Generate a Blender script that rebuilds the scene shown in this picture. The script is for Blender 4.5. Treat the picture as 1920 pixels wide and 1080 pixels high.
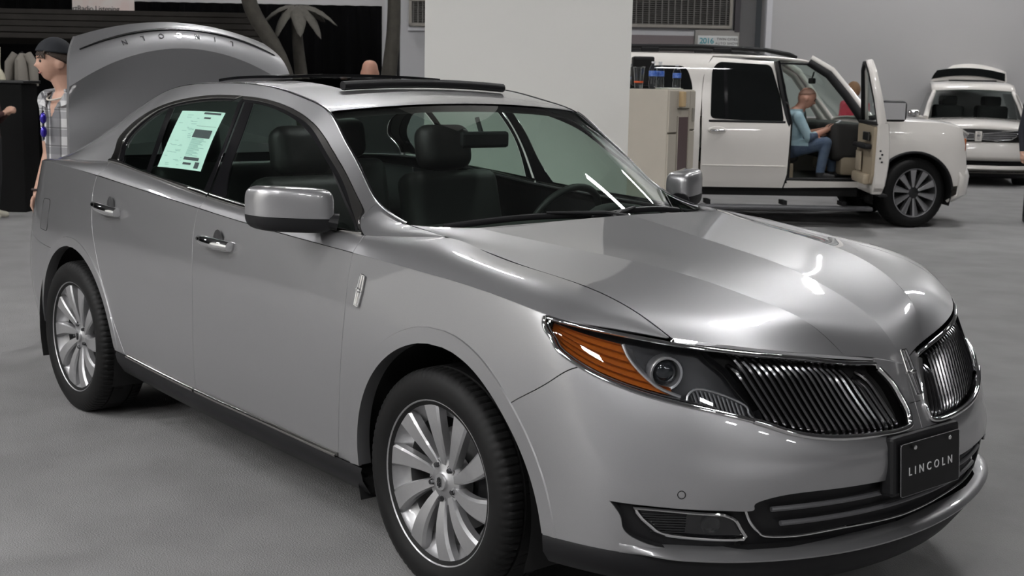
import bpy, bmesh, math, random
import numpy as np
from mathutils import Vector, Matrix, geometry
PI = math.pi
random.seed(7)
for o in list(bpy.data.objects): bpy.data.objects.remove(o, do_unlink=True)
scene = bpy.context.scene
COL = scene.collection

# ---------------------------------------------------------------- camera
CAM = Vector((3.11682, -3.29612, 1.60384))
YAW, PITCH, ROLL, FPX = 2.434749, -0.1573646, 0.019082, 2430.8
fw = Vector((math.cos(PITCH)*math.cos(YAW), math.cos(PITCH)*math.sin(YAW), math.sin(PITCH)))
rt = fw.cross(Vector((0, 0, 1))).normalized(); up = rt.cross(fw)
rt, up = rt*math.cos(ROLL)+up*math.sin(ROLL), up*math.cos(ROLL)-rt*math.sin(ROLL)
cd = bpy.data.cameras.new('camera'); cam = bpy.data.objects.new('camera', cd); COL.objects.link(cam)
cd.sensor_width = 36; cd.lens = FPX*36/1920; cd.clip_end = 200
M = Matrix((rt, up, -fw)).transposed().to_4x4(); M.translation = CAM; cam.matrix_world = M
cd.dof.use_dof = True; cd.dof.focus_distance = 4.6; cd.dof.aperture_fstop = 9
scene.camera = cam

# ---------------------------------------------------------------- world and exposure
w = bpy.data.worlds.new('hall_air'); scene.world = w; w.use_nodes = True
w.node_tree.nodes['Background'].inputs[0].default_value = (.62, .66, .70, 1)
w.node_tree.nodes['Background'].inputs[1].default_value = .05
vs = scene.view_settings
vs.view_transform = 'Standard'; vs.look = 'None'; vs.gamma = 1; vs.use_curve_mapping = False
vs.exposure = 0.0
LAMP_POWER = 98.0          # emission of the ceiling fixtures
# the hall stands square to the white pier behind the car: a runs along it, d runs away from the aisle in front
TH = 0.8669433
RH = Vector((math.cos(TH), math.sin(TH), 0)); FH = Vector((-math.sin(TH), math.cos(TH), 0))
def hp(a, d, z): return Vector((CAM.x, CAM.y, 0))+RH*a+FH*d+Vector((0, 0, z))
# ---------------------------------------------------------------- materials
MATS = {}
def pmat(name, color, rough=.5, metal=0., coat=0., coat_rough=.03, spec=.5, emit=None, estr=0, noise=None, bump=None, alpha=None):
    """noise = (scale, amount, second colour); bump = (scale, strength)"""
    if name in MATS: return MATS[name]
    m = bpy.data.materials.new(name); m.use_nodes = True; nt = m.node_tree; b = nt.nodes['Principled BSDF']
    c = (*color, 1); b.inputs['Base Color'].default_value = c
    b.inputs['Roughness'].default_value = rough; b.inputs['Metallic'].default_value = metal
    b.inputs['Coat Weight'].default_value = coat; b.inputs['Coat Roughness'].default_value = coat_rough
    b.inputs['Specular IOR Level'].default_value = spec
    if emit: b.inputs['Emission Color'].default_value = (*emit, 1); b.inputs['Emission Strength'].default_value = estr
    tc = nt.nodes.new('ShaderNodeTexCoord')
    n = nt.nodes.new('ShaderNodeTexNoise'); n.inputs['Detail'].default_value = 4
    sc, am, c2 = noise if noise else (14, .06, tuple(x*.8 for x in color))
    n.inputs['Scale'].default_value = sc; nt.links.new(tc.outputs['Object'], n.inputs['Vector'])
    mp = nt.nodes.new('ShaderNodeMapRange'); mp.inputs[1].default_value = .35; mp.inputs[2].default_value = .65; mp.inputs[4].default_value = am
    nt.links.new(n.outputs['Fac'], mp.inputs[0])
    mx = nt.nodes.new('ShaderNodeMix'); mx.data_type = 'RGBA'; mx.inputs[6].default_value = c; mx.inputs[7].default_value = (*c2, 1)
    nt.links.new(mp.outputs[0], mx.inputs[0]); nt.links.new(mx.outputs[2], b.inputs['Base Color'])
    if bump:
        n2 = nt.nodes.new('ShaderNodeTexNoise'); n2.inputs['Scale'].default_value = bump[0]; n2.inputs['Detail'].default_value = 3
        nt.links.new(tc.outputs['Object'], n2.inputs['Vector'])
        bp = nt.nodes.new('ShaderNodeBump'); bp.inputs['Strength'].default_value = bump[1]; bp.inputs['Distance'].default_value = .01
        nt.links.new(n2.outputs['Fac'], bp.inputs['Height']); nt.links.new(bp.outputs[0], b.inputs['Normal'])
    MATS[name] = m
    return m
def glass_mat(name, tint, rough=0., ior=1.5, boost=1.0):
    """thin pane: tinted see-through plus a Fresnel reflection"""
    if name in MATS: return MATS[name]
    m = bpy.data.materials.new(name); m.use_nodes = True; nt = m.node_tree; nt.nodes.clear()
    out = nt.nodes.new('ShaderNodeOutputMaterial'); mx = nt.nodes.new('ShaderNodeMixShader')
    tr = nt.nodes.new('ShaderNodeBsdfTransparent'); tr.inputs[0].default_value = (*tint, 1)
    gl = nt.nodes.new('ShaderNodeBsdfGlossy'); gl.inputs['Roughness'].default_value = rough; gl.inputs[0].default_value = (1, 1, 1, 1)
    lw = nt.nodes.new('ShaderNodeLayerWeight'); lw.inputs[0].default_value = .5      # Schlick's Fresnel, the same from both sides of the pane
    pw = nt.nodes.new('ShaderNodeMath'); pw.operation = 'POWER'; pw.inputs[1].default_value = 5; nt.links.new(lw.outputs['Facing'], pw.inputs[0])
    f0 = ((ior-1)/(ior+1))**2*boost*1.6
    mu = nt.nodes.new('ShaderNodeMath'); mu.operation = 'MULTIPLY_ADD'; mu.inputs[1].default_value = 1-f0; mu.inputs[2].default_value = f0; mu.use_clamp = True
    nt.links.new(pw.outputs[0], mu.inputs[0]); nt.links.new(mu.outputs[0], mx.inputs[0])
    nt.links.new(tr.outputs[0], mx.inputs[1]); nt.links.new(gl.outputs[0], mx.inputs[2]); nt.links.new(mx.outputs[0], out.inputs[0])
    MATS[name] = m
    return m
# ---------------------------------------------------------------- object helpers
def link(name, me, parent=None, mat=None):
    o = bpy.data.objects.new(name, me); COL.objects.link(o)
    if parent is not None: o.parent = parent
    if mat is not None and me is not None and not me.materials: me.materials.append(mat)
    return o
def thing(name, label, cat, loc=(0, 0, 0), rz=0, group=None):
    o = bpy.data.objects.new(name, None); COL.objects.link(o); o.empty_display_size = .1
    o.location = loc; o.rotation_euler = (0, 0, rz); o['label'] = label; o['category'] = cat
    if group: o['group'] = group
    return o
def tag(o, label, cat, group=None):
    o['label'] = label; o['category'] = cat
    if group: o['group'] = group
    return o
def structure(o, label=None):
    o['kind'] = 'structure'
    if label: o['label'] = label
    return o
def lab(o, label): o['label'] = label; return o
class MB:
    """mesh builder: vertices, faces and optional vertex normals"""
    def __init__(s): s.v = []; s.f = []; s.n = []; s.m = []; s.cn = False
    def add(s, v, f, n=None, mi=0):
        k = len(s.v); s.v += [tuple(map(float, p)) for p in v]; s.f += [tuple(int(i)+k for i in q) for q in f]; s.m += [mi]*len(f)
        if n is not None: s.cn = True; s.n += [tuple(map(float, p)) for p in n]
        else: s.n += [(0, 0, 0)]*len(v)
        return s
    def box(s, c, size, rot=None, bev=0, mi=0):
        x, y, z = (q/2 for q in size); c = Vector(c)
        if bev <= 0:
            vs = [Vector((i*x, j*y, k*z)) for i in (-1, 1) for j in (-1, 1) for k in (-1, 1)]
            f = [(0, 1, 3, 2), (4, 6, 7, 5), (0, 4, 5, 1), (2, 3, 7, 6), (0, 2, 6, 4), (1, 5, 7, 3)]
        else:
            bm = bmesh.new(); bmesh.ops.create_cube(bm, size=1); bmesh.ops.scale(bm, vec=(2*x, 2*y, 2*z), verts=bm.verts)
            bmesh.ops.bevel(bm, geom=bm.edges[:], offset=bev, segments=(4 if bev > .04 else 2), profile=.5, affect='EDGES')
            bm.verts.index_update(); vs = [v.co.copy() for v in bm.verts]; f = [[v.index for v in q.verts] for q in bm.faces]; bm.free()
        if rot is not None: vs = [rot @ v for v in vs]
        return s.add([v+c for v in vs], f, mi=mi)
    def tube(s, pts, r, seg=10, cap=True, flat=1., mi=0, closed=False):
        """tube along points, r a number or one per point; flat squashes the second axis"""
        P = [Vector(p) for p in pts]; n = len(P); R = r if hasattr(r, '__len__') else [r]*n
        T = [(P[(i+1) % n]-P[(i-1) % n] if closed else P[min(i+1, n-1)]-P[max(i-1, 0)]).normalized() for i in range(n)]
        ref = Vector((0, 0, 1)) if abs(T[0].z) < .9 else Vector((1, 0, 0))
        A = T[0].cross(ref).normalized(); v = []
        for i in range(n):
            A = (A-T[i]*A.dot(T[i])).normalized(); B = T[i].cross(A)
            for k in range(seg):
                t = 2*PI*k/seg; v.append(P[i]+A*(R[i]*math.cos(t))+B*(R[i]*flat*math.sin(t)))
        f = []
        for i in range(n if closed else n-1):
            j = (i+1) % n
            for k in range(seg): f.append((i*seg+k, i*seg+(k+1) % seg, j*seg+(k+1) % seg, j*seg+k))
        if cap and not closed: f += [tuple(range(seg))[::-1], tuple((n-1)*seg+k for k in range(seg))]
        return s.add(v, f, mi=mi)
    def lathe(s, prof, seg=32, axis='z', c=(0, 0, 0), close=False, mi=0):
        """prof = [(radius, height)]"""
        v = []; n = len(prof)
        for k in range(seg):
            t = 2*PI*k/seg
            for r, h in prof:
                a, b = r*math.cos(t), r*math.sin(t)
                p = {'z': (a, b, h), 'y': (a, h, b), 'x': (h, a, b)}[axis]
                v.append((p[0]+c[0], p[1]+c[1], p[2]+c[2]))
        f = []
        for k in range(seg):
            j = (k+1) % seg
            for i in range(n if close else n-1):
                i2 = (i+1) % n
                f.append((k*n+i, j*n+i, j*n+i2, k*n+i2))
        return s.add(v, f, mi=mi)
    def prism(s, poly, h, axis='z', c=(0, 0, 0), mi=0, rot=None):
        """polygon (a, b) pushed from 0 to h along axis"""
        def P(a, b, t): return Vector({'z': (a, b, t), 'y': (a, t, b), 'x': (t, a, b)}[axis])
        n = len(poly); v = [P(a, b, 0) for a, b in poly]+[P(a, b, h) for a, b in poly]
        if rot is not None: v = [rot @ q for q in v]
        v = [q+Vector(c) for q in v]
        f = [tuple(range(n)), tuple(range(2*n-1, n-1, -1))]+[(i, i+n, (i+1) % n+n, (i+1) % n) for i in range(n)]
        return s.add(v, f, mi=mi)
    def sphere(s, c, r, seg=16, ring=10, mi=0):
        r = r if hasattr(r, '__len__') else (r, r, r); v = []; f = []
        for i in range(ring+1):
            t = PI*i/ring
            for k in range(seg):
                u = 2*PI*k/seg; v.append((c[0]+r[0]*math.sin(t)*math.cos(u), c[1]+r[1]*math.sin(t)*math.sin(u), c[2]+r[2]*math.cos(t)))
        for i in range(ring):
            for k in range(seg): f.append((i*seg+k, (i+1)*seg+k, (i+1)*seg+(k+1) % seg, i*seg+(k+1) % seg))
        return s.add(v, f, mi=mi)
    def build(s, name, mat, parent=None, smooth=False, mats=None, angle=None):
        me = bpy.data.meshes.new(name); me.from_pydata(s.v, [], s.f); me.validate(clean_customdata=False); me.update()
        for q in (mats or [mat]): me.materials.append(q)
        if mats and len(s.m) == len(me.polygons): me.polygons.foreach_set('material_index', s.m)
        if s.cn:
            me.polygons.foreach_set('use_smooth', [True]*len(me.polygons))
            me.normals_split_custom_set_from_vertices(s.n)
        else:
            bm = bmesh.new(); bm.from_mesh(me); bmesh.ops.remove_doubles(bm, verts=bm.verts, dist=1e-6); bmesh.ops.recalc_face_normals(bm, faces=bm.faces); bm.to_mesh(me); bm.free()
            if smooth or angle:
                me.polygons.foreach_set('use_smooth', [True]*len(me.polygons))
                me.set_sharp_from_angle(angle=angle or math.radians(40))
        return link(name, me, parent)
def mesh_copy(name, o, parent): c = bpy.data.objects.new(name, o.data); COL.objects.link(c); c.parent = parent; return c
def copy_tree(o, parent=None):
    c = o.copy(); COL.objects.link(c); c.parent = parent
    for ch in list(o.children): copy_tree(ch, c)
    return c
def text_mesh(name, body, size, mat, parent, M, depth=.002, space=1.0, align='CENTER', bold=0., shear=0.):
    cu = bpy.data.curves.new(name, 'FONT'); cu.body = body; cu.size = size; cu.extrude = depth; cu.align_x = align; cu.align_y = 'CENTER'
    cu.space_character = space; cu.offset = bold; cu.resolution_u = 3
    t = bpy.data.objects.new(name+'_tmp', cu); COL.objects.link(t)
    dg = bpy.context.evaluated_depsgraph_get(); me = bpy.data.meshes.new_from_object(t.evaluated_get(dg)); me.name = name
    bpy.data.objects.remove(t, do_unlink=True)
    me.transform(M); me.materials.clear(); me.materials.append(mat)
    return link(name, me, parent)
def crv(pts, n=None):
    """smooth open curve through points"""
    P = np.array(pts, float)
    if len(P) == 2:
        n = n or 8; t = np.linspace(0, 1, n); return P[0]+(P[1]-P[0])*t[:, None]
    d = np.linalg.norm(np.diff(P, axis=0), axis=1); t = np.concatenate([[0], np.cumsum(np.maximum(d, 1e-6))])
    n = n or max(6, len(P)*4)
    return spline_matrix(t, np.linspace(0, t[-1], n)) @ P
def inside(poly, q):
    poly = np.asarray(poly); x, y = q[:, 0], q[:, 1]; r = np.zeros(len(q), bool)
    a = poly; b = np.roll(poly, -1, 0)
    for (x0, y0), (x1, y1) in zip(a, b):
        if y0 == y1: continue
        c = ((y0 > y) != (y1 > y)) & (x < (x1-x0)*(y-y0)/(y1-y0)+x0); r ^= c
    return r
def seg_dist(poly, q):
    a = np.asarray(poly); b = np.roll(a, -1, 0); best = np.full(len(q), 1e9)
    for p0, p1 in zip(a, b):
        d = p1-p0; L = d @ d
        if L < 1e-14: continue
        t = np.clip(((q-p0) @ d)/L, 0, 1); e = q-(p0+t[:, None]*d); best = np.minimum(best, (e*e).sum(1))
    return np.sqrt(best)
def patch(mb, S, poly, step=.03, gap=.0018, off=0., flange=.010, side=-1, thick=None, mi=0):
    """trimmed piece of surface S: poly in (u, v); inset by gap, moved out by off, edges turned inwards by flange"""
    poly = np.array(poly, float)
    keep = [0]
    for i in range(1, len(poly)):
        if np.linalg.norm(poly[i]-poly[keep[-1]]) > 2e-5: keep.append(i)
    poly = poly[keep]
    if np.linalg.norm(poly[0]-poly[-1]) < 2e-5: poly = poly[:-1]
    # metric scale of the patch
    mu, mv = S.deriv(poly[:, 0], poly[:, 1]); su = np.linalg.norm(mu, axis=1).mean(); sv = np.linalg.norm(mv, axis=1).mean()
    sc = np.array([su, sv]); L = poly*sc
    # resample
    out = []
    for a, b in zip(L, np.roll(L, -1, 0)):
        k = max(1, int(np.linalg.norm(b-a)/(step*.8))); out += [a+(b-a)*i/k for i in range(k)]
    L = np.array(out)
    area = .5*np.sum(L[:, 0]*np.roll(L[:, 1], -1)-np.roll(L[:, 0], -1)*L[:, 1])
    if area < 0: L = L[::-1]
    if gap:
        e0 = L-np.roll(L, 1, 0); e1 = np.roll(L, -1, 0)-L
        n0 = np.column_stack([-e0[:, 1], e0[:, 0]])/(np.linalg.norm(e0, axis=1)[:, None]+1e-9); n1 = np.column_stack([-e1[:, 1], e1[:, 0]])/(np.linalg.norm(e1, axis=1)[:, None]+1e-9)
        nn = n0+n1; nn /= np.linalg.norm(nn, axis=1)[:, None]+1e-9; c = np.maximum((nn*n0).sum(1), .45)
        L = L+nn*(gap/c)[:, None]
    lo, hi = L.min(0), L.max(0)
    gx = np.arange(lo[0]+step/2, hi[0], step); gy = np.arange(lo[1]+step/2, hi[1], step)
    if len(gx) and len(gy):
        X, Y = np.meshgrid(gx, gy); X = X+(np.arange(len(gy)) % 2)[:, None]*step*.5; q = np.column_stack([X.ravel(), Y.ravel()])
        q = q[inside(L, q)]
        if len(q): q = q[seg_dist(L, q) > step*.45]
    else: q = np.zeros((0, 2))
    nb = len(L); allp = np.vstack([L, q])
    r = geometry.delaunay_2d_cdt([Vector(p) for p in allp], [(i, (i+1) % nb) for i in range(nb)], [], 0, 1e-6)
    V = np.array([(p.x, p.y) for p in r[0]]); Fc = np.array(r[2])
    cen = V[Fc].mean(1); Fc = Fc[inside(L, cen)]
    uv = np.clip(V/sc, 0, 1)
    P = S(uv[:, 0], uv[:, 1]); N = S.normal(uv[:, 0], uv[:, 1])
    # outward: away from the car's axis
    fl = np.sign((N*(P-np.array([-1.0, 0, .7]))*np.array([.25, 1, 1])).sum()); N = N*fl
    P = P+N*off
    A, B, Cc = P[Fc[:, 0]], P[Fc[:, 1]], P[Fc[:, 2]]; fn = np.cross(B-A, Cc-A)
    if (fn*N[Fc[:, 0]]).sum() < 0: Fc = Fc[:, ::-1]
    m = np.array([1, side, 1.])
    F2 = Fc if side > 0 else Fc[:, ::-1]
    mb.add(P*m, F2, N*m, mi)
    if flange:
        # boundary ring in order: the first nb inputs map through r[3]
        idx = {}
        for i, src in enumerate(r[3]):
            for s_ in src:
                if s_ < nb: idx[s_] = i
        ring = [idx[i] for i in range(nb) if i in idx]; k = len(ring)
        R0 = P[ring]; Nn = N[ring]; R1 = R0-Nn*flange
        t = np.roll(R0, -1, 0)-np.roll(R0, 1, 0); sd = np.cross(t, Nn); sd /= np.linalg.norm(sd, axis=1)[:, None]+1e-9
        ctr = R0.mean(0)
        if (sd*(R0-ctr)).sum() < 0: sd = -sd
        n0 = Nn*.6+sd*.8; n1 = sd
        f = [(i, (i+1) % k, k+(i+1) % k, k+i) for i in range(k)]
        fnn = np.cross(R0[1]-R0[0], R1[0]-R0[0])
        good = (fnn*sd[0]).sum() > 0
        if (good and side < 0) or (not good and side > 0): f = [q_[::-1] for q_ in f]
        mb.add(np.vstack([R0, R1])*m, f, np.vstack([n0, n1])*m, mi)
    return mb
# ---------------------------------------------------------------- sedan body surfaces
def spline_matrix(t, q):
    """rows of weights W so that W @ data is the natural cubic spline through data at knots t, read at q"""
    t = np.asarray(t, float); q = np.clip(np.asarray(q, float), t[0], t[-1]); n = len(t)
    if n == 2:
        w = (q-t[0])/(t[1]-t[0]); return np.stack([1-w, w], 1)
    h = np.diff(t); A = np.eye(n); B = np.zeros((n, n))
    for i in range(1, n-1):
        A[i, i-1] = h[i-1]; A[i, i] = 2*(h[i-1]+h[i]); A[i, i+1] = h[i]
        B[i, i-1] = 6/h[i-1]; B[i, i+1] = 6/h[i]; B[i, i] = -B[i, i-1]-B[i, i+1]
    M = np.linalg.solve(A, B)
    k = np.clip(np.searchsorted(t, q, 'right')-1, 0, n-2); hh = h[k]
    a = (t[k+1]-q)/hh; b = (q-t[k])/hh
    W = ((a**3-a)*hh*hh/6)[:, None]*M[k]+((b**3-b)*hh*hh/6)[:, None]*M[k+1]
    r = np.arange(len(q)); W[r, k] += a; W[r, k+1] += b
    return W

class Loft:
    """surface through rows of stations; u runs along the rows, v across them, both 0..1"""
    def __init__(s, rows, ut=None, vt=None):
        s.P = np.array(rows, float)
        K, N = s.P.shape[:2]
        def chord(P):
            d = np.linalg.norm(np.diff(P, axis=1), axis=2).mean(0); d = np.maximum(d, 1e-3)
            c = np.concatenate([[0], np.cumsum(d)]); return c/c[-1]
        s.ut = chord(s.P) if ut is None else np.array(ut, float)
        s.vt = chord(s.P.transpose(1, 0, 2)) if vt is None else np.array(vt, float)
    def __call__(s, u, v):
        u = np.atleast_1d(np.asarray(u, float)); v = np.atleast_1d(np.asarray(v, float))
        Wu = spline_matrix(s.ut, u); Wv = spline_matrix(s.vt, v)
        return np.einsum('qk,qn,kni->qi', Wv, Wu, s.P)
    def grid(s, us, vs):
        Wu = spline_matrix(s.ut, us); Wv = spline_matrix(s.vt, vs)
        return np.einsum('vk,un,kni->vui', Wv, Wu, s.P)
    def deriv(s, u, v, e=1e-4):
        u = np.atleast_1d(np.asarray(u, float)); v = np.atleast_1d(np.asarray(v, float))
        u0 = np.clip(u-e, 0, 1); u1 = np.clip(u+e, 0, 1); v0 = np.clip(v-e, 0, 1); v1 = np.clip(v+e, 0, 1)
        return (s(u1, v)-s(u0, v))/(u1-u0)[:, None], (s(u, v1)-s(u, v0))/(v1-v0)[:, None]
    def normal(s, u, v):
        v = np.clip(np.atleast_1d(v), .002, .998); u = np.clip(np.atleast_1d(u), .002, .998)
        du, dv = s.deriv(u, v); n = np.cross(du, dv)
        return n/(np.linalg.norm(n, axis=1)[:, None]+1e-12)

# the crease that runs from the headlight tip to the rear deck (x, y, z), left half of the car
CREASE = np.array([(.751,.70,.919),(.62,.82,.943),(.53,.893,.957),(.42,.921,.975),(.2,.922,.998),(0,.922,1.011),(-.2,.921,1.020),(-.33,.92,1.026),
    (-.47,.92,1.032),(-.62,.92,1.038),(-.85,.92,1.047),(-1.1,.92,1.059),(-1.35,.919,1.072),(-1.6,.917,1.088),(-1.85,.915,1.103),(-2.1,.912,1.119),
    (-2.35,.906,1.133),(-2.6,.896,1.147),(-2.85,.882,1.157),(-3.1,.865,1.165),(-3.35,.842,1.167),(-3.5,.822,1.163)])
SHTOP = np.array([(.751,.70,.919),(.654,.722,.9715),(.565,.733,1.003),(.43,.741,1.030),(.2,.747,1.054),(0,.746,1.079),(-.2,.742,1.102),(-.33,.79,1.094),
    (-.47,.84,1.085),(-.62,.862,1.086),(-.85,.872,1.092),(-1.1,.876,1.10),(-1.35,.875,1.112),(-1.6,.87,1.127),(-1.85,.865,1.148),(-2.1,.855,1.170),
    (-2.35,.843,1.189),(-2.6,.83,1.205),(-2.85,.815,1.200),(-3.1,.80,1.190),(-3.35,.775,1.180),(-3.5,.745,1.172)])
def lerp_rows(A, B, k, bulge):
    M = A*(1-k)+B*k
    return M+bulge
def make_surfaces():
    S = {}
    # lower body: rear centre -> side -> front centre
    sx = np.array([-3.48,-3.2,-2.87,-2.4,-1.9,-1.4,-.9,-.45,-.1,.2,.42])
    fy = np.array([.91,.82,.68,.5,.34,.2,.09,0.])
    cr = CREASE[::-1]
    cy = lambda x: spline_matrix(cr[:, 0], x) @ cr[:, 1]
    cz = lambda x: spline_matrix(cr[:, 0], x) @ cr[:, 2]
    ysid = np.array([.89,.93,.948,.957,.962,.962,.96,.956,.955,.957,.953])
    rear = np.array([(-4.10,0),(-4.06,.35),(-3.93,.64),(-3.72,.81)])
    def row(dy, dxr, z_rear, z_side, pl, z_front):
        s = fy*fy; fx = pl[0]+pl[1]*s+pl[2]*s**2+pl[3]*s**4
        R = np.column_stack([rear[:, 0]+dxr, rear[:, 1]-np.array([0, .4, .8, 1])*np.asarray(dy)[0], np.full(4, z_rear)])
        Sd = np.column_stack([sx, ysid-dy, z_side]); Fr = np.column_stack([fx, fy, z_front])
        return np.vstack([R, Sd, Fr])
    n = len(sx)
    r0 = row(np.r_[.02,.015,.012,.012,.012,.012,.012,.012,.008,.004,.002], .06, .36, [.36,.375,.39,.383,.36,.342,.331,.318,.318,.325,.338],
             (1.058,-.276,-.064,-.211), .294+.067*fy**2)
    r1 = row(np.r_[0,[.003]*10], 0, .5, np.full(n, .5), (1.118,-.35,-.09,-.2), np.full(8, .5))
    r1b = row(np.r_[0,[-.002]*10], -.02, .7, [.7,.7,.7,.7,.7,.7,.7,.7,.7,.7,.695], (1.122,-.40,-.10,-.19), .585+.13*fy**4)
    r2 = row(np.r_[.02,.02,.014,.008,.006,.006,.008,.012,.018,.020,.014], .03, .93, [.93,.925,.92,.915,.91,.905,.905,.905,.905,.905,.898],
             (1.103,-.442,-.118,-.193), np.array([.862,.782,.736,.69,.658,.648,.645,.645]))
    zr = np.array([1.12,1.125,1.135,1.15])
    r3 = np.vstack([np.column_stack([rear[:, 0]+.10, rear[:, 1]*.935, zr]), np.column_stack([sx, cy(sx), cz(sx)]),
        np.array([(.53,.893,.957),(.62,.82,.943),(.765,.68,.914),(.884,.5,.888),(.943,.34,.867),(.972,.2,.843),(1.006,.09,.831),(1.035,0,.81)])])
    S['side'] = Loft([r0, r1, r1b, r2, r3], vt=[0, .24, .5, .77, 1])
    # shoulder: crease up to the hood shut line / belt line
    b = np.array([0,.006,.012,.018,.02,.02,.018,.014,.010,.008]+[.006]*12)
    mid = (CREASE+SHTOP)/2+np.column_stack([0*b, b*.55, b*.85])
    S['shoulder'] = Loft([CREASE, mid, SHTOP], vt=[0, .5, 1])
    # greenhouse side: belt line up to the windscreen / roof edge
    bot = np.array([(-.2,.742,1.102),(-.33,.79,1.094),(-.47,.84,1.085),(-.62,.862,1.086),(-.85,.872,1.092),(-1.1,.876,1.10),(-1.35,.875,1.112),(-1.6,.87,1.127),
        (-1.85,.865,1.148),(-2.1,.855,1.170),(-2.35,.843,1.189),(-2.6,.83,1.205),(-2.85,.815,1.200),(-3.1,.80,1.190),(-3.35,.775,1.180),(-3.5,.745,1.172)])
    top = np.array([(-.2,.742,1.102),(-.33,.736,1.113),(-.45,.727,1.122),(-.64,.714,1.177),(-.80,.686,1.292),(-.93,.665,1.384),(-1.07,.64,1.477),(-1.25,.624,1.523),
        (-1.483,.62,1.561),(-1.755,.62,1.577),(-2.095,.62,1.573),(-2.4,.612,1.55),(-2.65,.605,1.497),(-2.93,.598,1.412),(-3.23,.59,1.31),(-3.47,.60,1.215)])
    g = np.array([0,.004,.008,.012,.016,.018,.02,.02,.02,.02,.02,.018,.012,.004,0,0])
    mid = (bot+top)/2+np.column_stack([0*g, g*.9, g*.45])
    S['house'] = Loft([bot, mid, top], vt=[0, .5, 1])
    # windscreen, roof and rear window: v = 0 at the edge, 1 on the centre line
    cen = np.array([(-.20,1.125),(-.42,1.207),(-.64,1.325),(-.82,1.418),(-1.02,1.511),(-1.22,1.556),(-1.483,1.588),(-1.755,1.603),(-2.095,1.60),(-2.42,1.577),(-2.70,1.525),(-3.0,1.44),(-3.32,1.33),(-3.55,1.22)])
    e = top[2:]
    rows = []
    for w in (1, .8, .6, .4, .2, 0):
        rows.append(np.column_stack([cen[:, 0]+(e[:, 0]-cen[:, 0])*w*w, e[:, 1]*w, cen[:, 1]+(e[:, 2]-cen[:, 1])*w*w]))
    S['top'] = Loft(rows, vt=[0, .2, .4, .6, .8, 1])
    wt = np.array([0, .25, .5, .75, 1.]); we = np.array([(-.473,.745,1.06)])*(1-wt)[:, None]+np.array([(-1.07,.64,1.477)])*wt[:, None]
    wc = np.array([(-.20,0,1.085),(-.40,0,1.203),(-.605,0,1.315),(-.815,0,1.419),(-1.02,0,1.511)]); wr = []
    for w in (1, .75, .5, .25, 0):
        q = wc+(we-wc)*np.array([w*w, 0, w*w]); q[:, 1] = we[:, 1]*w; q[:, 2] += .010*np.sin(np.pi*wt); wr.append(q)
    S['wind'] = Loft(wr, vt=[0, .25, .5, .75, 1])
    # hood: v = 0 on the centre ridge, 1 on the shut line; u = 0 at the cowl, 1 at the front edge
    h0 = [(-.10,0,1.147),(.15,0,1.112),(.40,0,1.076),(.60,0,1.042),(.76,0,.996),(.88,0,.948),(.965,0,.892),(1.035,0,.81)]
    h1 = [(-.22,.60,1.123),(.0,.545,1.102),(.22,.50,1.085),(.42,.455,1.066),(.6,.405,1.037),(.75,.345,.996),(.88,.27,.94),(.972,.2,.843)]
    h2 = [(-.33,.69,1.121),(-.1,.665,1.096),(.12,.645,1.074),(.32,.622,1.055),(.5,.597,1.03),(.65,.57,.998),(.78,.535,.952),(.884,.5,.888)]
    h3 = [(-.43,.7275,1.12),(-.2,.742,1.102),(0,.746,1.077),(.2,.747,1.051),(.38,.743,1.036),(.53,.736,1.012),(.654,.722,.9715),(.751,.70,.919)]
    sc_ = np.vstack([SHTOP[:7], [(-.43,.7275,1.12)]])[::-1]; h3 = [(x, float((spline_matrix(sc_[:, 0], [x]) @ sc_[:, 1])[0]), float((spline_matrix(sc_[:, 0], [x]) @ sc_[:, 2])[0])) for x, _, _ in h3]
    hm = [((a[0]+b[0])/2, (a[1]+b[1])/2, (a[2]+b[2])/2+d) for a, b, d in zip(h0, h1, (.0,-.002,-.004,-.005,-.004,.0,.004,.006))]
    S['hood'] = Loft([h0, hm, h1, h2, h3], vt=[0, .33, .64, .84, 1])
    S['hood_in'] = Loft([h0, hm, h1], vt=[0, .5, 1]); S['hood_out'] = Loft([h1, h2, h3], vt=[0, .55, 1])
    return S
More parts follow.
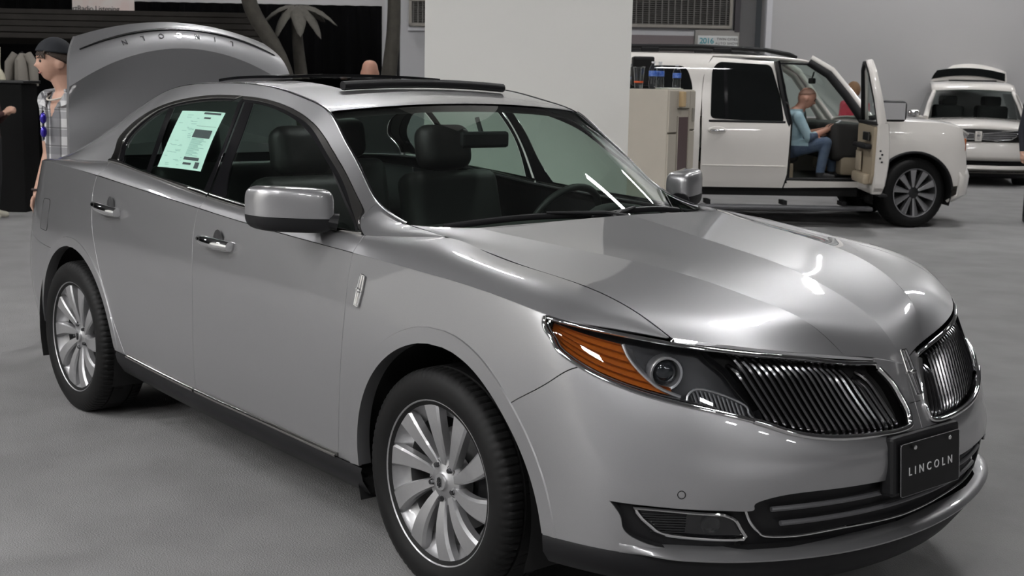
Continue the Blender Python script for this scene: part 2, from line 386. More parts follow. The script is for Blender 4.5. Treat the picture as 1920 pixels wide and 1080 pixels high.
TRIM = {
'arch_front': [(0.66656,0.00749),(0.66584,0.088),(0.66659,0.16909),(0.66879,0.24874),(0.67239,0.32495),(0.67729,0.39541),(0.68334,0.45813),(0.69038,0.51166),(0.69826,0.55539),(0.70679,0.5894),(0.71579,0.61347),(0.72509,0.62734),(0.73445,0.63107),(0.74362,0.62516),(0.75244,0.61047),(0.76082,0.58807),(0.76876,0.55895),(0.77629,0.52392),(0.7833,0.48323),(0.78954,0.43663),(0.79482,0.38379),(0.79909,0.32407),(0.80247,0.25679),(0.80515,0.1816),(0.80723,0.09855),(0.80879,0.00815)],
'flare_front': [(0.65831,0.00117),(0.65758,0.09098),(0.65845,0.18129),(0.66092,0.26976),(0.66492,0.35407),(0.67033,0.43171),(0.67702,0.50056),(0.6848,0.55942),(0.6935,0.60857),(0.70294,0.64787),(0.71294,0.67664),(0.72332,0.69397),(0.73381,0.69933),(0.7441,0.69299),(0.75393,0.67606),(0.7632,0.65015),(0.77197,0.61689),(0.78037,0.57768),(0.78824,0.53325),(0.79516,0.4831),(0.80079,0.4257),(0.80517,0.35976),(0.80857,0.28423),(0.8112,0.19889),(0.81319,0.10439),(0.81461,0.00198)],
'seam_bumper': [(0.78609,0.47029),(0.79436,0.51841),(0.81233,0.60566),(0.83345,0.74292)],
'lamp_low': [(0.8116,0.98624),(0.81148,0.92493),(0.81634,0.84661),(0.82218,0.79717),(0.8283,0.75471),(0.83385,0.74994),(0.83944,0.7503),(0.84467,0.76148),(0.85781,0.78951),(0.87422,0.78363),(0.88513,0.77533),(0.89618,0.76819),(0.90558,0.77582),(0.91102,0.7776),(0.9139,0.76348),(0.9183,0.74844),(0.92426,0.73895),(0.93208,0.74281),(0.94623,0.751),(0.96156,0.75642),(0.98226,0.75294),(0.98897,0.75359),(0.9919,0.77502),(0.99238,0.80954),(0.99159,0.86179),(0.98977,0.90489),(0.98715,0.94355),(0.983,0.97164)],
'lamp_div': [(0.89462,0.98656),(0.89752,0.95501),(0.90155,0.93114),(0.90442,0.89665),(0.90696,0.86754),(0.90957,0.83745),(0.91065,0.80667),(0.91109,0.77982)],
'low_open': [(0.83752,0.21675),(0.858,0.20541),(0.87579,0.19654),(0.88963,0.191),(0.89892,0.18543),(0.90207,0.20953),(0.90681,0.234),(0.92115,0.25396),(0.94448,0.25315),(0.97165,0.24895),(0.9876,0.24495)],
'low_lip': [(0.83752,0.21675),(0.84215,0.14764),(0.84681,0.07394),(0.85189,0.05577),(0.86394,0.03613),(0.87819,0.03259),(0.89294,0.03453),(0.90801,0.03714),(0.92835,0.03606),(0.95449,0.03253),(0.9851,0.03109),(0.99852,0.03232)],
'fog_ring': [(0.84738,0.19084),(0.85993,0.18557),(0.87428,0.17584),(0.88849,0.16648),(0.89297,0.1523),(0.89755,0.11735),(0.9021,0.07587),(0.90138,0.06435),(0.89106,0.06629),(0.87567,0.07299),(0.86513,0.07961),(0.85752,0.10177),(0.8517,0.14322)],
'intake_low': [(0.89892,0.18543),(0.90402,0.11898),(0.90846,0.08711),(0.91157,0.07593),(0.92691,0.06706),(0.95206,0.07211),(0.98219,0.06661),(0.99791,0.06315)],
'sensor': [(0.8688,0.26502)],
'badge_side': [(0.66829,0.8806),(0.66551,0.71438)],
'cut_fd': [(0.65449,0.99653),(0.65444,0.94439),(0.65489,0.78749),(0.65442,0.63674),(0.65282,0.4977),(0.65085,0.3526),(0.64804,0.14966),(0.64596,0.0)],
'cut_b': [(0.47925,0.99282),(0.479,0.93421),(0.48053,0.83146),(0.48295,0.72691),(0.48305,0.4291),(0.48182,0.16024),(0.48201,0.0)],
'cut_rd': [(0.31549,1.0),(0.31372,0.93843),(0.31704,0.8577),(0.32349,0.75945),(0.33054,0.66325),(0.33628,0.56882),(0.34433,0.44557),(0.35379,0.32831),(0.36351,0.19803),(0.37282,0.02187)],
'arch_rear': [(0.35564,0.0249),(0.35358,0.14152),(0.35079,0.23273),(0.34729,0.30331),(0.34306,0.36264),(0.33813,0.41505),(0.33251,0.46229),(0.32626,0.50505),(0.31943,0.5431),(0.31208,0.57517),(0.30429,0.60018),(0.29618,0.61746),(0.28783,0.62664),(0.27938,0.62756),(0.27096,0.62015),(0.26269,0.60439),(0.25466,0.58043),(0.24697,0.54863),(0.23968,0.50976),(0.23286,0.46489),(0.2266,0.41418),(0.22105,0.35675),(0.2164,0.29072),(0.21283,0.21172),(0.21044,0.11388),(0.20922,0.0)],
'flare_rear': [(0.36273,0.03628),(0.36056,0.15976),(0.35757,0.25457),(0.35374,0.32875),(0.3491,0.39245),(0.34367,0.44974),(0.33747,0.50242),(0.33056,0.55086),(0.323,0.59346),(0.31487,0.62865),(0.30627,0.65551),(0.29731,0.67363),(0.28809,0.68293),(0.27876,0.6834),(0.26946,0.67504),(0.26033,0.65777),(0.25148,0.63153),(0.24302,0.59645),(0.23498,0.55312),(0.22744,0.50273),(0.2205,0.44662),(0.2144,0.38416),(0.2094,0.31339),(0.20566,0.23016),(0.20326,0.1274),(0.20217,0.00586)],
'seam_rear': [(0.14735,0.6641),(0.19361,0.5975),(0.21624,0.58505),(0.24255,0.57903)],
'fuel': [(0.20885,0.83442),(0.22559,0.83752),(0.22657,0.67183),(0.20762,0.67126)],
'nose_seam': [(0.99147,0.85994),(0.99581,0.86409),(1.0,0.86869)],
'cut_fd_sh': [(0.30021,0.0),(0.30077,0.2486),(0.30184,0.51276),(0.30668,0.89707)],
'cut_b_sh': [(0.55653,0.0),(0.55491,0.30136),(0.55936,0.92029)],
'cut_rd_sh': [(0.79849,0.01088),(0.79159,0.39738),(0.79964,0.95061)],
'handle_f': [(0.49482,0.86247),(0.53204,0.86109),(0.51374,0.91339),(0.5125,0.79847)],
'handle_r': [(0.32777,0.87966),(0.3686,0.87323),(0.35135,0.92049),(0.35133,0.8328)],
'tail': [(0.14447,0.99095),(0.1575,0.88068),(0.17112,0.81035),(0.16077,0.92762)],
'dlo_out': [(0.71713,0.03315),(0.72415,0.15106),(0.74439,0.31729),(0.74402,0.44745),(0.72994,0.58808),(0.70039,0.68964),(0.66082,0.7717),(0.61122,0.83145),(0.56333,0.86527),(0.49536,0.87841),(0.42815,0.89494),(0.37834,0.89001),(0.3249,0.8665),(0.27435,0.86749),(0.217,0.8398),(0.16956,0.78965),(0.12842,0.56791),(0.09581,0.00338)],
'dlo_in': [(0.67072,0.0395),(0.6937,0.21286),(0.69792,0.36771),(0.68671,0.51871),(0.64651,0.70852),(0.58248,0.78742),(0.52448,0.81933),(0.48275,0.82945),(0.43179,0.84178),(0.38076,0.83211),(0.32587,0.79908),(0.27716,0.77747),(0.21919,0.72001),(0.17564,0.61876),(0.12221,0.24787)],
'belt_top': [(0.7165,0.04041),(0.53697,0.01911),(0.383,0.03629),(0.29868,0.03854),(0.21174,0.0564),(0.14059,0.05231),(0.10829,0.04859)],
'quarter_div': [(0.645,0.70184),(0.60331,0.34265),(0.56886,0.02673)],
'rear_glass_r': [(0.49662,0.80719),(0.43921,0.43939),(0.40006,0.0423)],
'bp_line': [(0.49499,0.87695),(0.43677,0.49074),(0.38236,0.01397)],
'front_glass_l': [(0.46452,0.82442),(0.41596,0.51526),(0.38881,0.30462),(0.3488,0.04454)],
'sail': [(0.22372,0.7282),(0.20803,0.68983),(0.1458,0.42886),(0.11242,0.05127)],
'fender_seam': [(0.12358,0.50827),(0.12903,0.72463),(0.13106,0.9699)],
'sticker': [(0.60824,0.67527),(0.50144,0.70103),(0.43956,0.17681),(0.55305,0.09728)],
'sunroof_side': [(0.57858,0.73556),(0.4441,0.4067),(0.40588,0.38277),(0.36107,0.36194),(0.33436,0.38812)],
'sunroof_front': [(0.33436,0.38812),(0.33889,0.66761),(0.34229,1.0),(0.32225,1.0),(0.30287,1.0)],
}
def paint_mat(name, base, rough, metal, coat=1.0):
    m = pmat(name, base, rough=rough, metal=metal, coat=coat, coat_rough=.02, noise=(900, .25, tuple(min(1, x*1.25) for x in base)))
    m.node_tree.nodes['Principled BSDF'].inputs['Coat IOR'].default_value = 1.7
    return m
SILVER = paint_mat('silver_metallic_paint', (.355, .355, .36), .40, .80)
WHITEP = pmat('white_pearl_paint', (.76, .73, .685), rough=.35, coat=1., coat_rough=.03, noise=(400, .1, (.80, .775, .74)))
CHROME = pmat('chrome', (.78, .78, .78), rough=.06, metal=1., noise=(30, .05, (.7, .7, .7)))
DCHROME = pmat('dark_chrome', (.15, .15, .155), rough=.20, metal=1., noise=(30, .05, (.3, .3, .3)))
BRUSHED = pmat('satin_trim_metal', (.48, .47, .45), rough=.14, metal=1., noise=(60, .2, (.45, .45, .43)))
ALLOY = pmat('wheel_alloy', (.42, .42, .425), rough=.40, metal=.75, coat=.5, noise=(80, .1, (.58, .58, .58)))
BLACKP = pmat('black_plastic', (.009, .009, .010), rough=.5, spec=.3, bump=(400, .05))
GLOSSB = pmat('gloss_black', (.008, .008, .009), rough=.08, coat=.6)
RUBBER = pmat('tyre_rubber', (.0055, .0055, .0055), rough=.6, spec=.25, noise=(40, .3, (.008, .008, .008)))
DARK = pmat('dark_void', (.006, .006, .006), rough=.9)
CLOTHB = pmat('cabin_dark', (.020, .019, .018), rough=.75, bump=(300, .1))
LEATHER = pmat('seat_leather', (.03, .029, .028), rough=.5, bump=(250, .1))
GLASS = glass_mat('car_glass', (.66, .76, .71), boost=1.0)
GLASSD = glass_mat('tinted_glass', (.52, .62, .57), boost=1.0)
CLEAR = glass_mat('lamp_lens', (.93, .94, .95), boost=.5)
AMBER = pmat('amber_reflector', (.36, .095, .012), rough=.3, coat=.3, noise=(120, .4, (.25, .055, .008)))
REDL = pmat('tail_lamp_red', (.35, .008, .01), rough=.15, coat=1.)
# ---------------------------------------------------------------- the hall
CARPET = pmat('grey_carpet', (.27, .267, .266), rough=.95, spec=.15, noise=(2.4, .65, (.215, .212, .212)), bump=(160, .5))
WALLW = pmat('white_wall_paint', (.47, .465, .463), rough=.8, noise=(.6, .25, (.44, .44, .437)))
PIERW = pmat('pier_paint', (.74, .735, .70), rough=.8, noise=(.6, .25, (.70, .70, .67)))
CEIL = pmat('ceiling_deck', (.17, .17, .175), rough=.9)
DRAPE = pmat('black_drape', (.0028, .0028, .003), rough=1., spec=.05, noise=(3, .3, (.004, .004, .0045)))
GREYW = pmat('grey_wall_paint', (.16, .16, .165), rough=.8)
def hbox(name, a0, a1, d0, d1, z0, z1, mat, kind=True, parent=None, bev=0):
    B = MB(); c = hp((a0+a1)/2, (d0+d1)/2, (z0+z1)/2); B.box(c, (abs(a1-a0), abs(d1-d0), abs(z1-z0)), rot=Matrix.Rotation(TH, 3, 'Z'), bev=bev); o = B.build(name, mat, parent)
    if kind and parent is None: o['kind'] = 'structure'
    return o
hbox('floor', -26, 26, -18, 30, -.1, 0, CARPET)
hbox('ceiling', -26, 26, -18, 30, 8.6, 8.8, CEIL)
hbox('wall_back', 4.95, 26, 26.0, 26.4, 0, 8.6, WALLW)
hbox('wall_rear', -26, 4.95, 27.0, 27.4, 0, 8.6, WALLW)
hbox('wall_left', -26.3, -26, 7.4, 30, 0, 8.6, pmat('dark_partition', (.04, .04, .042), rough=.9))
hbox('wall_left_added', -15.3, -15, -14, 7.4, 0, 8.6, PIERW)  # added unseen wall with its return, white and close to brighten the fender
hbox('wall_left_return', -26, -15.3, 7.2, 7.4, 0, 8.6, GREYW)
hbox('wall_right', 26, 26.3, -18, 30, 0, 8.6, GREYW)
hbox('wall_front', -15.3, 2, -14.3, -14, 0, 8.6, GREYW)
hbox('wall_front_far', 2, 26, -18.3, -18, 0, 8.6, WALLW)
pier = hbox('wall_pier', -.80, 1.08, 12.0, 13.6, 0, 8.6, PIERW)
# ceiling fixtures: housing, three tubes' worth of lit diffuser
LIT = pmat('lamp_diffuser', (.9, .9, .9), rough=.5, emit=(1., .99, .995), estr=LAMP_POWER)
proto = None; nlamp = 0
SPOTS = [(a, 14) for a in (-14.2, -1.4, 5, 11.4)]+[(a, 24) for a in (-5, 7.8, 14.2)]+[(a, 6.4) for a in (-10.6, 4.1)]+[(a, 2) for a in (-13, -10.6, -8)]+[(a, -2.5) for a in (-13, -10.6, -8, -2)]+[(a, -8) for a in (-13, -10.5, -8, -2, 5)]+[(a, -12) for a in (9, 14, 19)]  # left, near and furthest rows are added, to brighten fender and trunk lid
ROWS = {14: 'above the pier', 24: 'along the white back wall', 6.4: 'over the sedan', 2: 'added over the left aisle', -2.5: 'added over the near aisle', -8: 'added beyond the near aisle', -12: 'added furthest from the pier'}
for a, d in SPOTS:
        n_ = [q[0] for q in SPOTS if q[1] == d].index(a); wd = ('first', 'second', 'third', 'fourth', 'fifth')[n_]
        lbl = 'lit ceiling fixture, %s from the left in the row %s' % (wd, ROWS[d])
        p = hp(a, d, 8.0)
        if proto is None:
            proto = thing('ceiling_light', lbl, 'light', p, TH, 'lit fixtures hung in rows under the ceiling')
            B = MB(); B.box((0, 0, .06), (1.5, .62, .10), bev=.01); B.build('housing', pmat('fixture_white', (.7, .7, .7), rough=.5), proto)
            for k in (-1, 0, 1): B = MB(); B.box((0, k*.19, 0), (1.42, .15, .03)); B.build('diffuser', LIT, proto)
            [MB().tube([(x_, 0, .1), (x_, 0, .6)], .006, seg=5).build('hanger', BLACKP, proto) for x_ in (-.6, .6)]
        else:
            o = copy_tree(proto); o.location = p; o['label'] = lbl
# ---------------------------------------------------------------- the silver sedan (x forward from the front axle, y to its left, z up)
SF = make_surfaces()
SIDE, SHO, HOU, TOP, HOOD = (SF[k] for k in ('side', 'shoulder', 'house', 'top', 'hood'))
car = thing('sedan', 'silver four-door sedan with raised trunk lid standing in the foreground', 'car')
T = TRIM
cv = {k: crv(v, n=max(12, 4*len(v))) for k, v in T.items() if len(v) >= 2}
def sub(c, a, b):
    """stretch of curve c between the points nearest to a and b"""
    c = np.asarray(c); i = int(np.argmin(((c-np.array(a))**2).sum(1))); j = int(np.argmin(((c-np.array(b))**2).sum(1)))
    return c[i:j+1] if i <= j else c[j:i+1][::-1]
def vl(v, u0, u1, n=40): return np.column_stack([np.linspace(u0, u1, n), np.full(n, v)])
def ul(u, v0, v1, n=12): return np.column_stack([np.full(n, u), np.linspace(v0, v1, n)])
J = lambda *a: np.vstack([np.asarray(q) for q in a])
ARCHF, ARCHR = cv['arch_front'], cv['arch_rear']
SEAM_ARCH = T['seam_bumper'][0]; SEAM_LAMP = T['seam_bumper'][-1]; TIP = (T['lamp_low'][0][0], 1.)
LAMP = cv['lamp_low'].copy()
for _ in range(14): LAMP[1:-1] = LAMP[1:-1]*.5+LAMP[:-2]*.25+LAMP[2:]*.25
LAMP_IN = T['lamp_low'][23]
def rnd2(pts, r, n=4):
    out = []; P = [Vector((a, b*.2)) for a, b in pts]; k = len(P)
    for i in range(k):
        a, b, c = P[i-1], P[i], P[(i+1) % k]; d0 = a-b; d1 = c-b; q = min(r, d0.length*.4, d1.length*.4); p0 = b+d0.normalized()*q; p1 = b+d1.normalized()*q
        for j in range(n+1): t = j/n; v_ = p0.lerp(b, t).lerp(b.lerp(p1, t), t); out.append((v_.x, v_.y/.2))
    return out
for s in (-1, 1):
    # front bumper (half), with the opening for lower intake and fog lamps left free
    B = MB()
    low_o, low_l = cv['low_open'].copy(), cv['low_lip'].copy(); low_o[-1] = (1, low_o[-1][1]); low_l[-1] = (1, low_l[-1][1])
    poly = J(vl(0, ARCHF[-1][0], 1), ul(1, 0, low_l[-1][1], 4), low_l[::-1], low_o, ul(1, low_o[-1][1], cv['nose_seam'][-1][1]), cv['nose_seam'][::-1],
             sub(LAMP, T['lamp_low'][24], T['lamp_low'][5])[0:], cv['seam_bumper'][::-1], sub(ARCHF, SEAM_ARCH, ARCHF[-1]))
    patch(B, SIDE, poly, step=.022, side=s, gap=.0012)
    bumper = B.build('front_bumper', SILVER, car)
    # fender
    B = MB()
    patch(B, SIDE, J(cv['cut_fd'], vl(0, T['cut_fd'][-1][0], ARCHF[0][0], 8), sub(ARCHF, ARCHF[0], SEAM_ARCH), cv['seam_bumper'], sub(LAMP, T['lamp_low'][5], T['lamp_low'][0]), vl(1, TIP[0], T['cut_fd'][0][0])), step=.025, side=s, gap=.0013)
    patch(B, SHO, J(vl(0, 0.002, T['cut_fd_sh'][0][0]), cv['cut_fd_sh'], vl(1, T['cut_fd_sh'][-1][0], .002)), step=.025, side=s, gap=.0013, flange=.006)
    fs = cv['fender_seam']
    dl = cv['dlo_out']
    patch(B, HOU, J(sub(dl, fs[0], dl[-1]), vl(0, dl[-1][0], .004, 10), vl(1, .004, fs[-1][0], 14), fs[::-1]), step=.02, side=s, gap=.001, flange=.006)
    B.build('fender', SILVER, car)
    # doors
    B = MB()
    patch(B, SIDE, J(cv['cut_fd'], vl(0, T['cut_fd'][-1][0], T['cut_b'][-1][0]), cv['cut_b'][::-1], vl(1, T['cut_b'][0][0], T['cut_fd'][0][0])), step=.03, side=s)
    patch(B, SHO, J(cv['cut_fd_sh'], vl(1, T['cut_fd_sh'][-1][0], T['cut_b_sh'][-1][0]), cv['cut_b_sh'][::-1], vl(0, T['cut_b_sh'][0][0], T['cut_fd_sh'][0][0])), step=.03, side=s, flange=.005)
    fdoor = B.build('front_door', SILVER, car)
    B = MB()
    patch(B, SIDE, J(cv['cut_b'], vl(0, T['cut_b'][-1][0], T['cut_rd'][-1][0]), cv['cut_rd'][::-1], vl(1, T['cut_rd'][0][0], T['cut_b'][0][0])), step=.03, side=s)
    patch(B, SHO, J(cv['cut_b_sh'], vl(1, T['cut_b_sh'][-1][0], T['cut_rd_sh'][-1][0]), cv['cut_rd_sh'][::-1], vl(0, T['cut_rd_sh'][0][0], T['cut_b_sh'][0][0])), step=.03, side=s, flange=.005)
    rdoor = B.build('rear_door', SILVER, car)
    # quarter panel with roof rail and pillars
    B = MB()
    sr = cv['seam_rear']; UQ = sr[0][0]
    ar = ARCHR[::1]
    patch(B, SIDE, J(cv['cut_rd'], vl(0, T['cut_rd'][-1][0], ar[0][0], 8), sub(ar, ar[0], sr[-1]), sr[::-1], ul(UQ, sr[0][1], 1), vl(1, UQ, T['cut_rd'][0][0])), step=.025, side=s)
    patch(B, SHO, J(cv['cut_rd_sh'], vl(1, T['cut_rd_sh'][-1][0], 1), ul(1, 1, 0), vl(0, 1, T['cut_rd_sh'][0][0])), step=.025, side=s, gap=.001, flange=.005)
    patch(B, HOU, J(sub(dl, dl[0], fs[0]), fs, vl(1, fs[-1][0], 1, 60), ul(1, 1, 0), vl(0, 1, dl[0][0], 20)), step=.022, side=s, gap=.001, flange=.008)
    B.build('quarter_panel', SILVER, car)
    # fuel door on the near side
    if s < 0:
        c4 = np.array(T['fuel']); rect = np.array(rnd2([tuple(q) for q in c4], .004)); B = MB(); patch(B, SIDE, rect, step=.02, off=.0012, gap=.0012, flange=.004, side=s); fd_ = B.build('fuel_door', SILVER, car)
        P = SIDE(rect[:, 0], rect[:, 1]); N = SIDE.normal(rect[:, 0], rect[:, 1]); N *= np.sign(N[:, 1:2]); B = MB(); B.tube((P+N*.0006)*np.array([1, s, 1.]), .0016, seg=5, closed=True); B.build('fuel_door_gap', DARK, fd_)
    # rear bumper and lamp
    B = MB()
    patch(B, SIDE, J(vl(0, 0, ar[-1][0]), sub(ar, ar[-1], sr[-1]), sr[::-1], ul(UQ, sr[0][1], .77, 6), vl(.77, UQ, 0), ul(0, .77, 0)), step=.03, side=s)
    B.build('rear_bumper', SILVER, car)
    B = MB(); patch(B, SIDE, J(vl(.78, .02, UQ), ul(UQ, .78, .99), vl(.99, UQ, .02), ul(.02, .99, .78)), step=.03, side=s)
    B.build('tail_lamp', REDL, car)
    # arch lips
    for nm, a, fl_ in (('front', ARCHF, cv['flare_front']), ('rear', ARCHR, cv['flare_rear'])):
        B = MB(); n = 110; A = crv(a, n); O = crv(fl_, n); m = np.array([1, s, 1.])
        A[:, 1] = np.maximum(A[:, 1], 0); O[:, 1] = np.maximum(O[:, 1], 0); rows = []
        for t, off in ((1, .0002), (.95, .0042), (.5, .0032), (0, .0022)):
            q = A*(1-t)+O*t; N = SIDE.normal(q[:, 0], q[:, 1]); N *= np.sign(N[:, 1:2]); rows.append(SIDE(q[:, 0], q[:, 1])+N*off)
        rows.append(rows[-1]-np.array([0, .05, 0]))
        V = np.vstack(rows)*m; k = len(rows); f = [(r*n+i, r*n+i+1, (r+1)*n+i+1, (r+1)*n+i) for r in range(k-1) for i in range(n-1)]
        B.add(V, f); B.build('wheel_arch_lip', SILVER, car, angle=math.radians(20))
        # wheel well
        B = MB(); cx = 0 if nm == 'front' else -2.868; v = []; ff = []; K = 24
        for j, (yy, rr) in enumerate(((.93, .452), (.60, .452), (.60, .05))):
            for i in range(K+1):
                t = PI*(-.12+1.24*i/K); v.append((cx+rr*1.0*math.cos(t), s*yy, .362+rr*math.sin(t)))
        for j in range(2):
            for i in range(K): ff.append((j*(K+1)+i, j*(K+1)+i+1, (j+1)*(K+1)+i+1, (j+1)*(K+1)+i))
        B.add(v, ff); B.build('wheel_well', DARK, car, smooth=True)
    # dark backing just inside the skin, seen only through the shut gaps
    B = MB()
    for S_, us, vs_, off in ((SIDE, np.linspace(.36, .655, 40), np.linspace(0.0, 1, 8), .02), (SHO, np.linspace(.02, 1, 60), np.linspace(0, 1, 4), .016)):
        g = S_.grid(us, vs_)
        g = g-np.array([0, off, off*.6 if S_ is SHO else 0]); nv, nu = g.shape[:2]
        B.add((g*np.array([1, s, 1])).reshape(-1, 3), [(r*nu+i, r*nu+i+1, (r+1)*nu+i+1, (r+1)*nu+i) for r in range(nv-1) for i in range(nu-1)])
    B.build('inner_shell', DARK, car)
    # black sill with its chrome strip
    B = MB(); us = np.linspace(T['cut_rd'][-1][0]-.012, ARCHF[0][0]+.004, 60); e = SIDE(us, 0*us); m = np.array([1, s, 1.]); rows = []
    for dy, dz in ((.006, .002), (.010, -.012), (.002, -.045), (-.03, -.095), (-.10, -.12), (-.3, -.125)): rows.append((e+np.array([0, dy, dz]))*m)
    n = len(us); B.add(np.vstack(rows), [(r*n+i, r*n+i+1, (r+1)*n+i+1, (r+1)*n+i) for r in range(len(rows)-1) for i in range(n-1)])
    sill = B.build('sill', BLACKP, car, smooth=True)
    for u0, u1 in ((T['cut_rd'][-1][0]+.006, T['cut_b'][-1][0]-.0015), (T['cut_b'][-1][0]+.0015, T['cut_fd'][-1][0])):
        B = MB(); us = np.linspace(u0, u1, 30); e = SIDE(us, 0*us+.012)+np.array([0, .006, 0]); B.tube(e*m, .009, seg=10, flat=1.1); lab(B.build('sill_trim', BRUSHED, sill, smooth=True), 'satin chrome strip')
    # front lower lip and valance
    B = MB(); us = np.linspace(ARCHF[-1][0], 1, 60); e = SIDE(us, 0*us); N = SIDE.normal(us, 0*us+.01); N[:, 2] = 0; N /= np.linalg.norm(N, axis=1)[:, None]; N *= np.sign((N*(e-np.array([-1, 0, .3]))).sum(1))[:, None]
    rows = [(e+N*a+np.array([0, 0, b]))*m for a, b in ((-.004, .004), (.0, -.004), (-.005, -.05), (-.03, -.085), (-.12, -.12), (-.4, -.13))]
    n = len(us); B.add(np.vstack(rows), [(r*n+i, r*n+i+1, (r+1)*n+i+1, (r+1)*n+i) for r in range(len(rows)-1) for i in range(n-1)])
    B.build('valance', BLACKP, car, smooth=True)
    B = MB(); w_ = np.clip((us-.84)/.03, 0, 1); w_ = w_*w_*(3-2*w_)
    e0 = SIDE(us, 0*us+.004); e1 = SIDE(us, 0*us+.030); rows = []
    for a, vv in ((.0, .0), (.020, .003), (.036, .010), (.037, .016), (.026, .027), (.010, .036), (-.03, .040)):
        rows.append((SIDE(us, 0*us+vv)+N*(a*w_+.0006)[:, None])*m)
    i0 = int(np.searchsorted(us, .838)); rows = [r[i0:] for r in rows]; n = len(us)-i0
    B.add(np.vstack(rows), [(r*n+i, r*n+i+1, (r+1)*n+i+1, (r+1)*n+i) for r in range(len(rows)-1) for i in range(n-1)])
    B.build('front_lip', SILVER, car, smooth=True)
    # recessed insert behind the lower opening
    B = MB(); poly = J(low_l, low_o[::-1]); patch(B, SIDE, poly, step=.03, off=-.03, gap=-.006, flange=0, side=s)
    # side wall of the recess
    for c_ in (low_l, low_o):
        P = SIDE(c_[:, 0], c_[:, 1]); Nn = SIDE.normal(c_[:, 0], c_[:, 1]); Nn *= np.sign((Nn*(P-np.array([-1, 0, .4]))).sum(1))[:, None]; n = len(c_)
        B.add(np.vstack([P-Nn*.004, P-Nn*.033])*m, [(i, i+1, n+i+1, n+i) for i in range(n-1)], np.vstack([Nn, Nn])*m)
    insert = B.build('lower_fascia', BLACKP, car)
    fr = np.array(T['fog_ring']); ring = np.vstack([crv(np.vstack([fr[12], fr[0]]), 4)[:0], fr]);
    # chrome surround of the fog lamp
    pts = np.vstack([crv(fr[0:4], 16), crv(fr[3:7], 14)[1:], crv(fr[6:8], 4)[1:], crv(fr[7:13], 20)[1:], crv(np.vstack([fr[12], fr[0]]), 6)[1:-1]])
    P = SIDE(pts[:, 0], pts[:, 1]); Nn = SIDE.normal(pts[:, 0], pts[:, 1]); Nn *= np.sign((Nn*(P-np.array([-1, 0, .4]))).sum(1))[:, None]
    fog = MB(); patch(fog, SIDE, pts, step=.02, off=-.026, gap=.004, flange=0, side=s); fog = fog.build('fog_lamp', GLOSSB, car)
    B = MB(); B.tube((P-Nn*.018)*m, .0055, seg=8, closed=True); lab(B.build('surround', CHROME, fog, smooth=True), 'thin chrome surround')
    c0 = SIDE(.8835, .125)[0]*m; n0 = SIDE.normal(.8835, .125)[0]; n0 *= np.sign(n0[0]); n0 = n0*m
    B = MB(); R_ = Vector(n0).to_track_quat('Z', 'Y').to_matrix(); B.lathe([(0, 0), (.018, .001), (.024, .006), (.027, .004), (.027, -.01)], seg=20)
    B.v = [tuple(R_ @ Vector(q)+Vector(c0)-Vector(n0)*.022) for q in B.v]; B.build('lens', CLEAR, fog, smooth=True)
    B = MB()
    for vv in np.linspace(.09, .175, 9):
        us_ = np.linspace(.8505+(.175-vv)*.06, .872, 6); B.tube((SIDE(us_, 0*us_+vv)-SIDE.normal(us_, 0*us_+vv)*np.sign(SIDE.normal(us_, 0*us_+vv)[:, :1])*.023)*m, .0018, seg=5)
    B.build('rib_panel', BLACKP, fog)
    # lower intake slats and chrome sweep
    il = cv['intake_low'].copy(); il[-1] = (1, il[-1][1])
    for vv, ua in ((.178, .912), (.118, .9185)):
        us_ = np.linspace(ua, 1, 24); q = SIDE(us_, 0*us_+vv); Nn = SIDE.normal(us_, 0*us_+vv); Nn *= np.sign(Nn[:, :1])
        B = MB(); B.tube((q-Nn*.016)*m, .0075, seg=8, flat=1.); lab(B.build('intake_slat', pmat('slat_grey', (.10, .10, .105), rough=.3), insert, smooth=True), 'grey horizontal slat')
    B = MB(); q = SIDE(il[:, 0], il[:, 1]); Nn = SIDE.normal(il[:, 0], il[:, 1]); Nn *= np.sign(Nn[:, :1]); B.tube((q-Nn*.014)*m, .0045, seg=8); lab(B.build('intake_trim', CHROME, insert, smooth=True), 'thin chrome sweep')
    B = MB(); patch(B, SIDE, J(il, cv['low_open'][::-1][:int(len(cv['low_open'])*.62)]) if False else J(vl(.235, .925, 1), ul(1, .235, .085), vl(.085, 1, .925)), step=.04, off=-.045, gap=0, flange=0, side=s); B.build('intake_mesh', DARK, insert)
    # parking sensor
    B = MB(); c0 = SIDE(*T['sensor'][0])[0]*m; n0 = SIDE.normal(*T['sensor'][0])[0]; n0 *= np.sign(n0[0]); n0 = n0*m
    R_ = Vector(n0).to_track_quat('Z', 'Y').to_matrix(); B.lathe([(0, .0015), (.0085, .0015), (.0095, .0005), (.0095, -.004)], seg=24); B.v = [tuple(R_ @ Vector(q)+Vector(c0)) for q in B.v]; B.build('parking_sensor', SILVER, car, smooth=True)
    B = MB(); B.tube([tuple(R_ @ Vector((.0107*math.cos(t), .0107*math.sin(t), .0004))+Vector(c0)) for t in np.linspace(0, 2*PI, 24, endpoint=False)], .0012, seg=5, closed=True); B.build('sensor_ring', DARK, car, smooth=True)
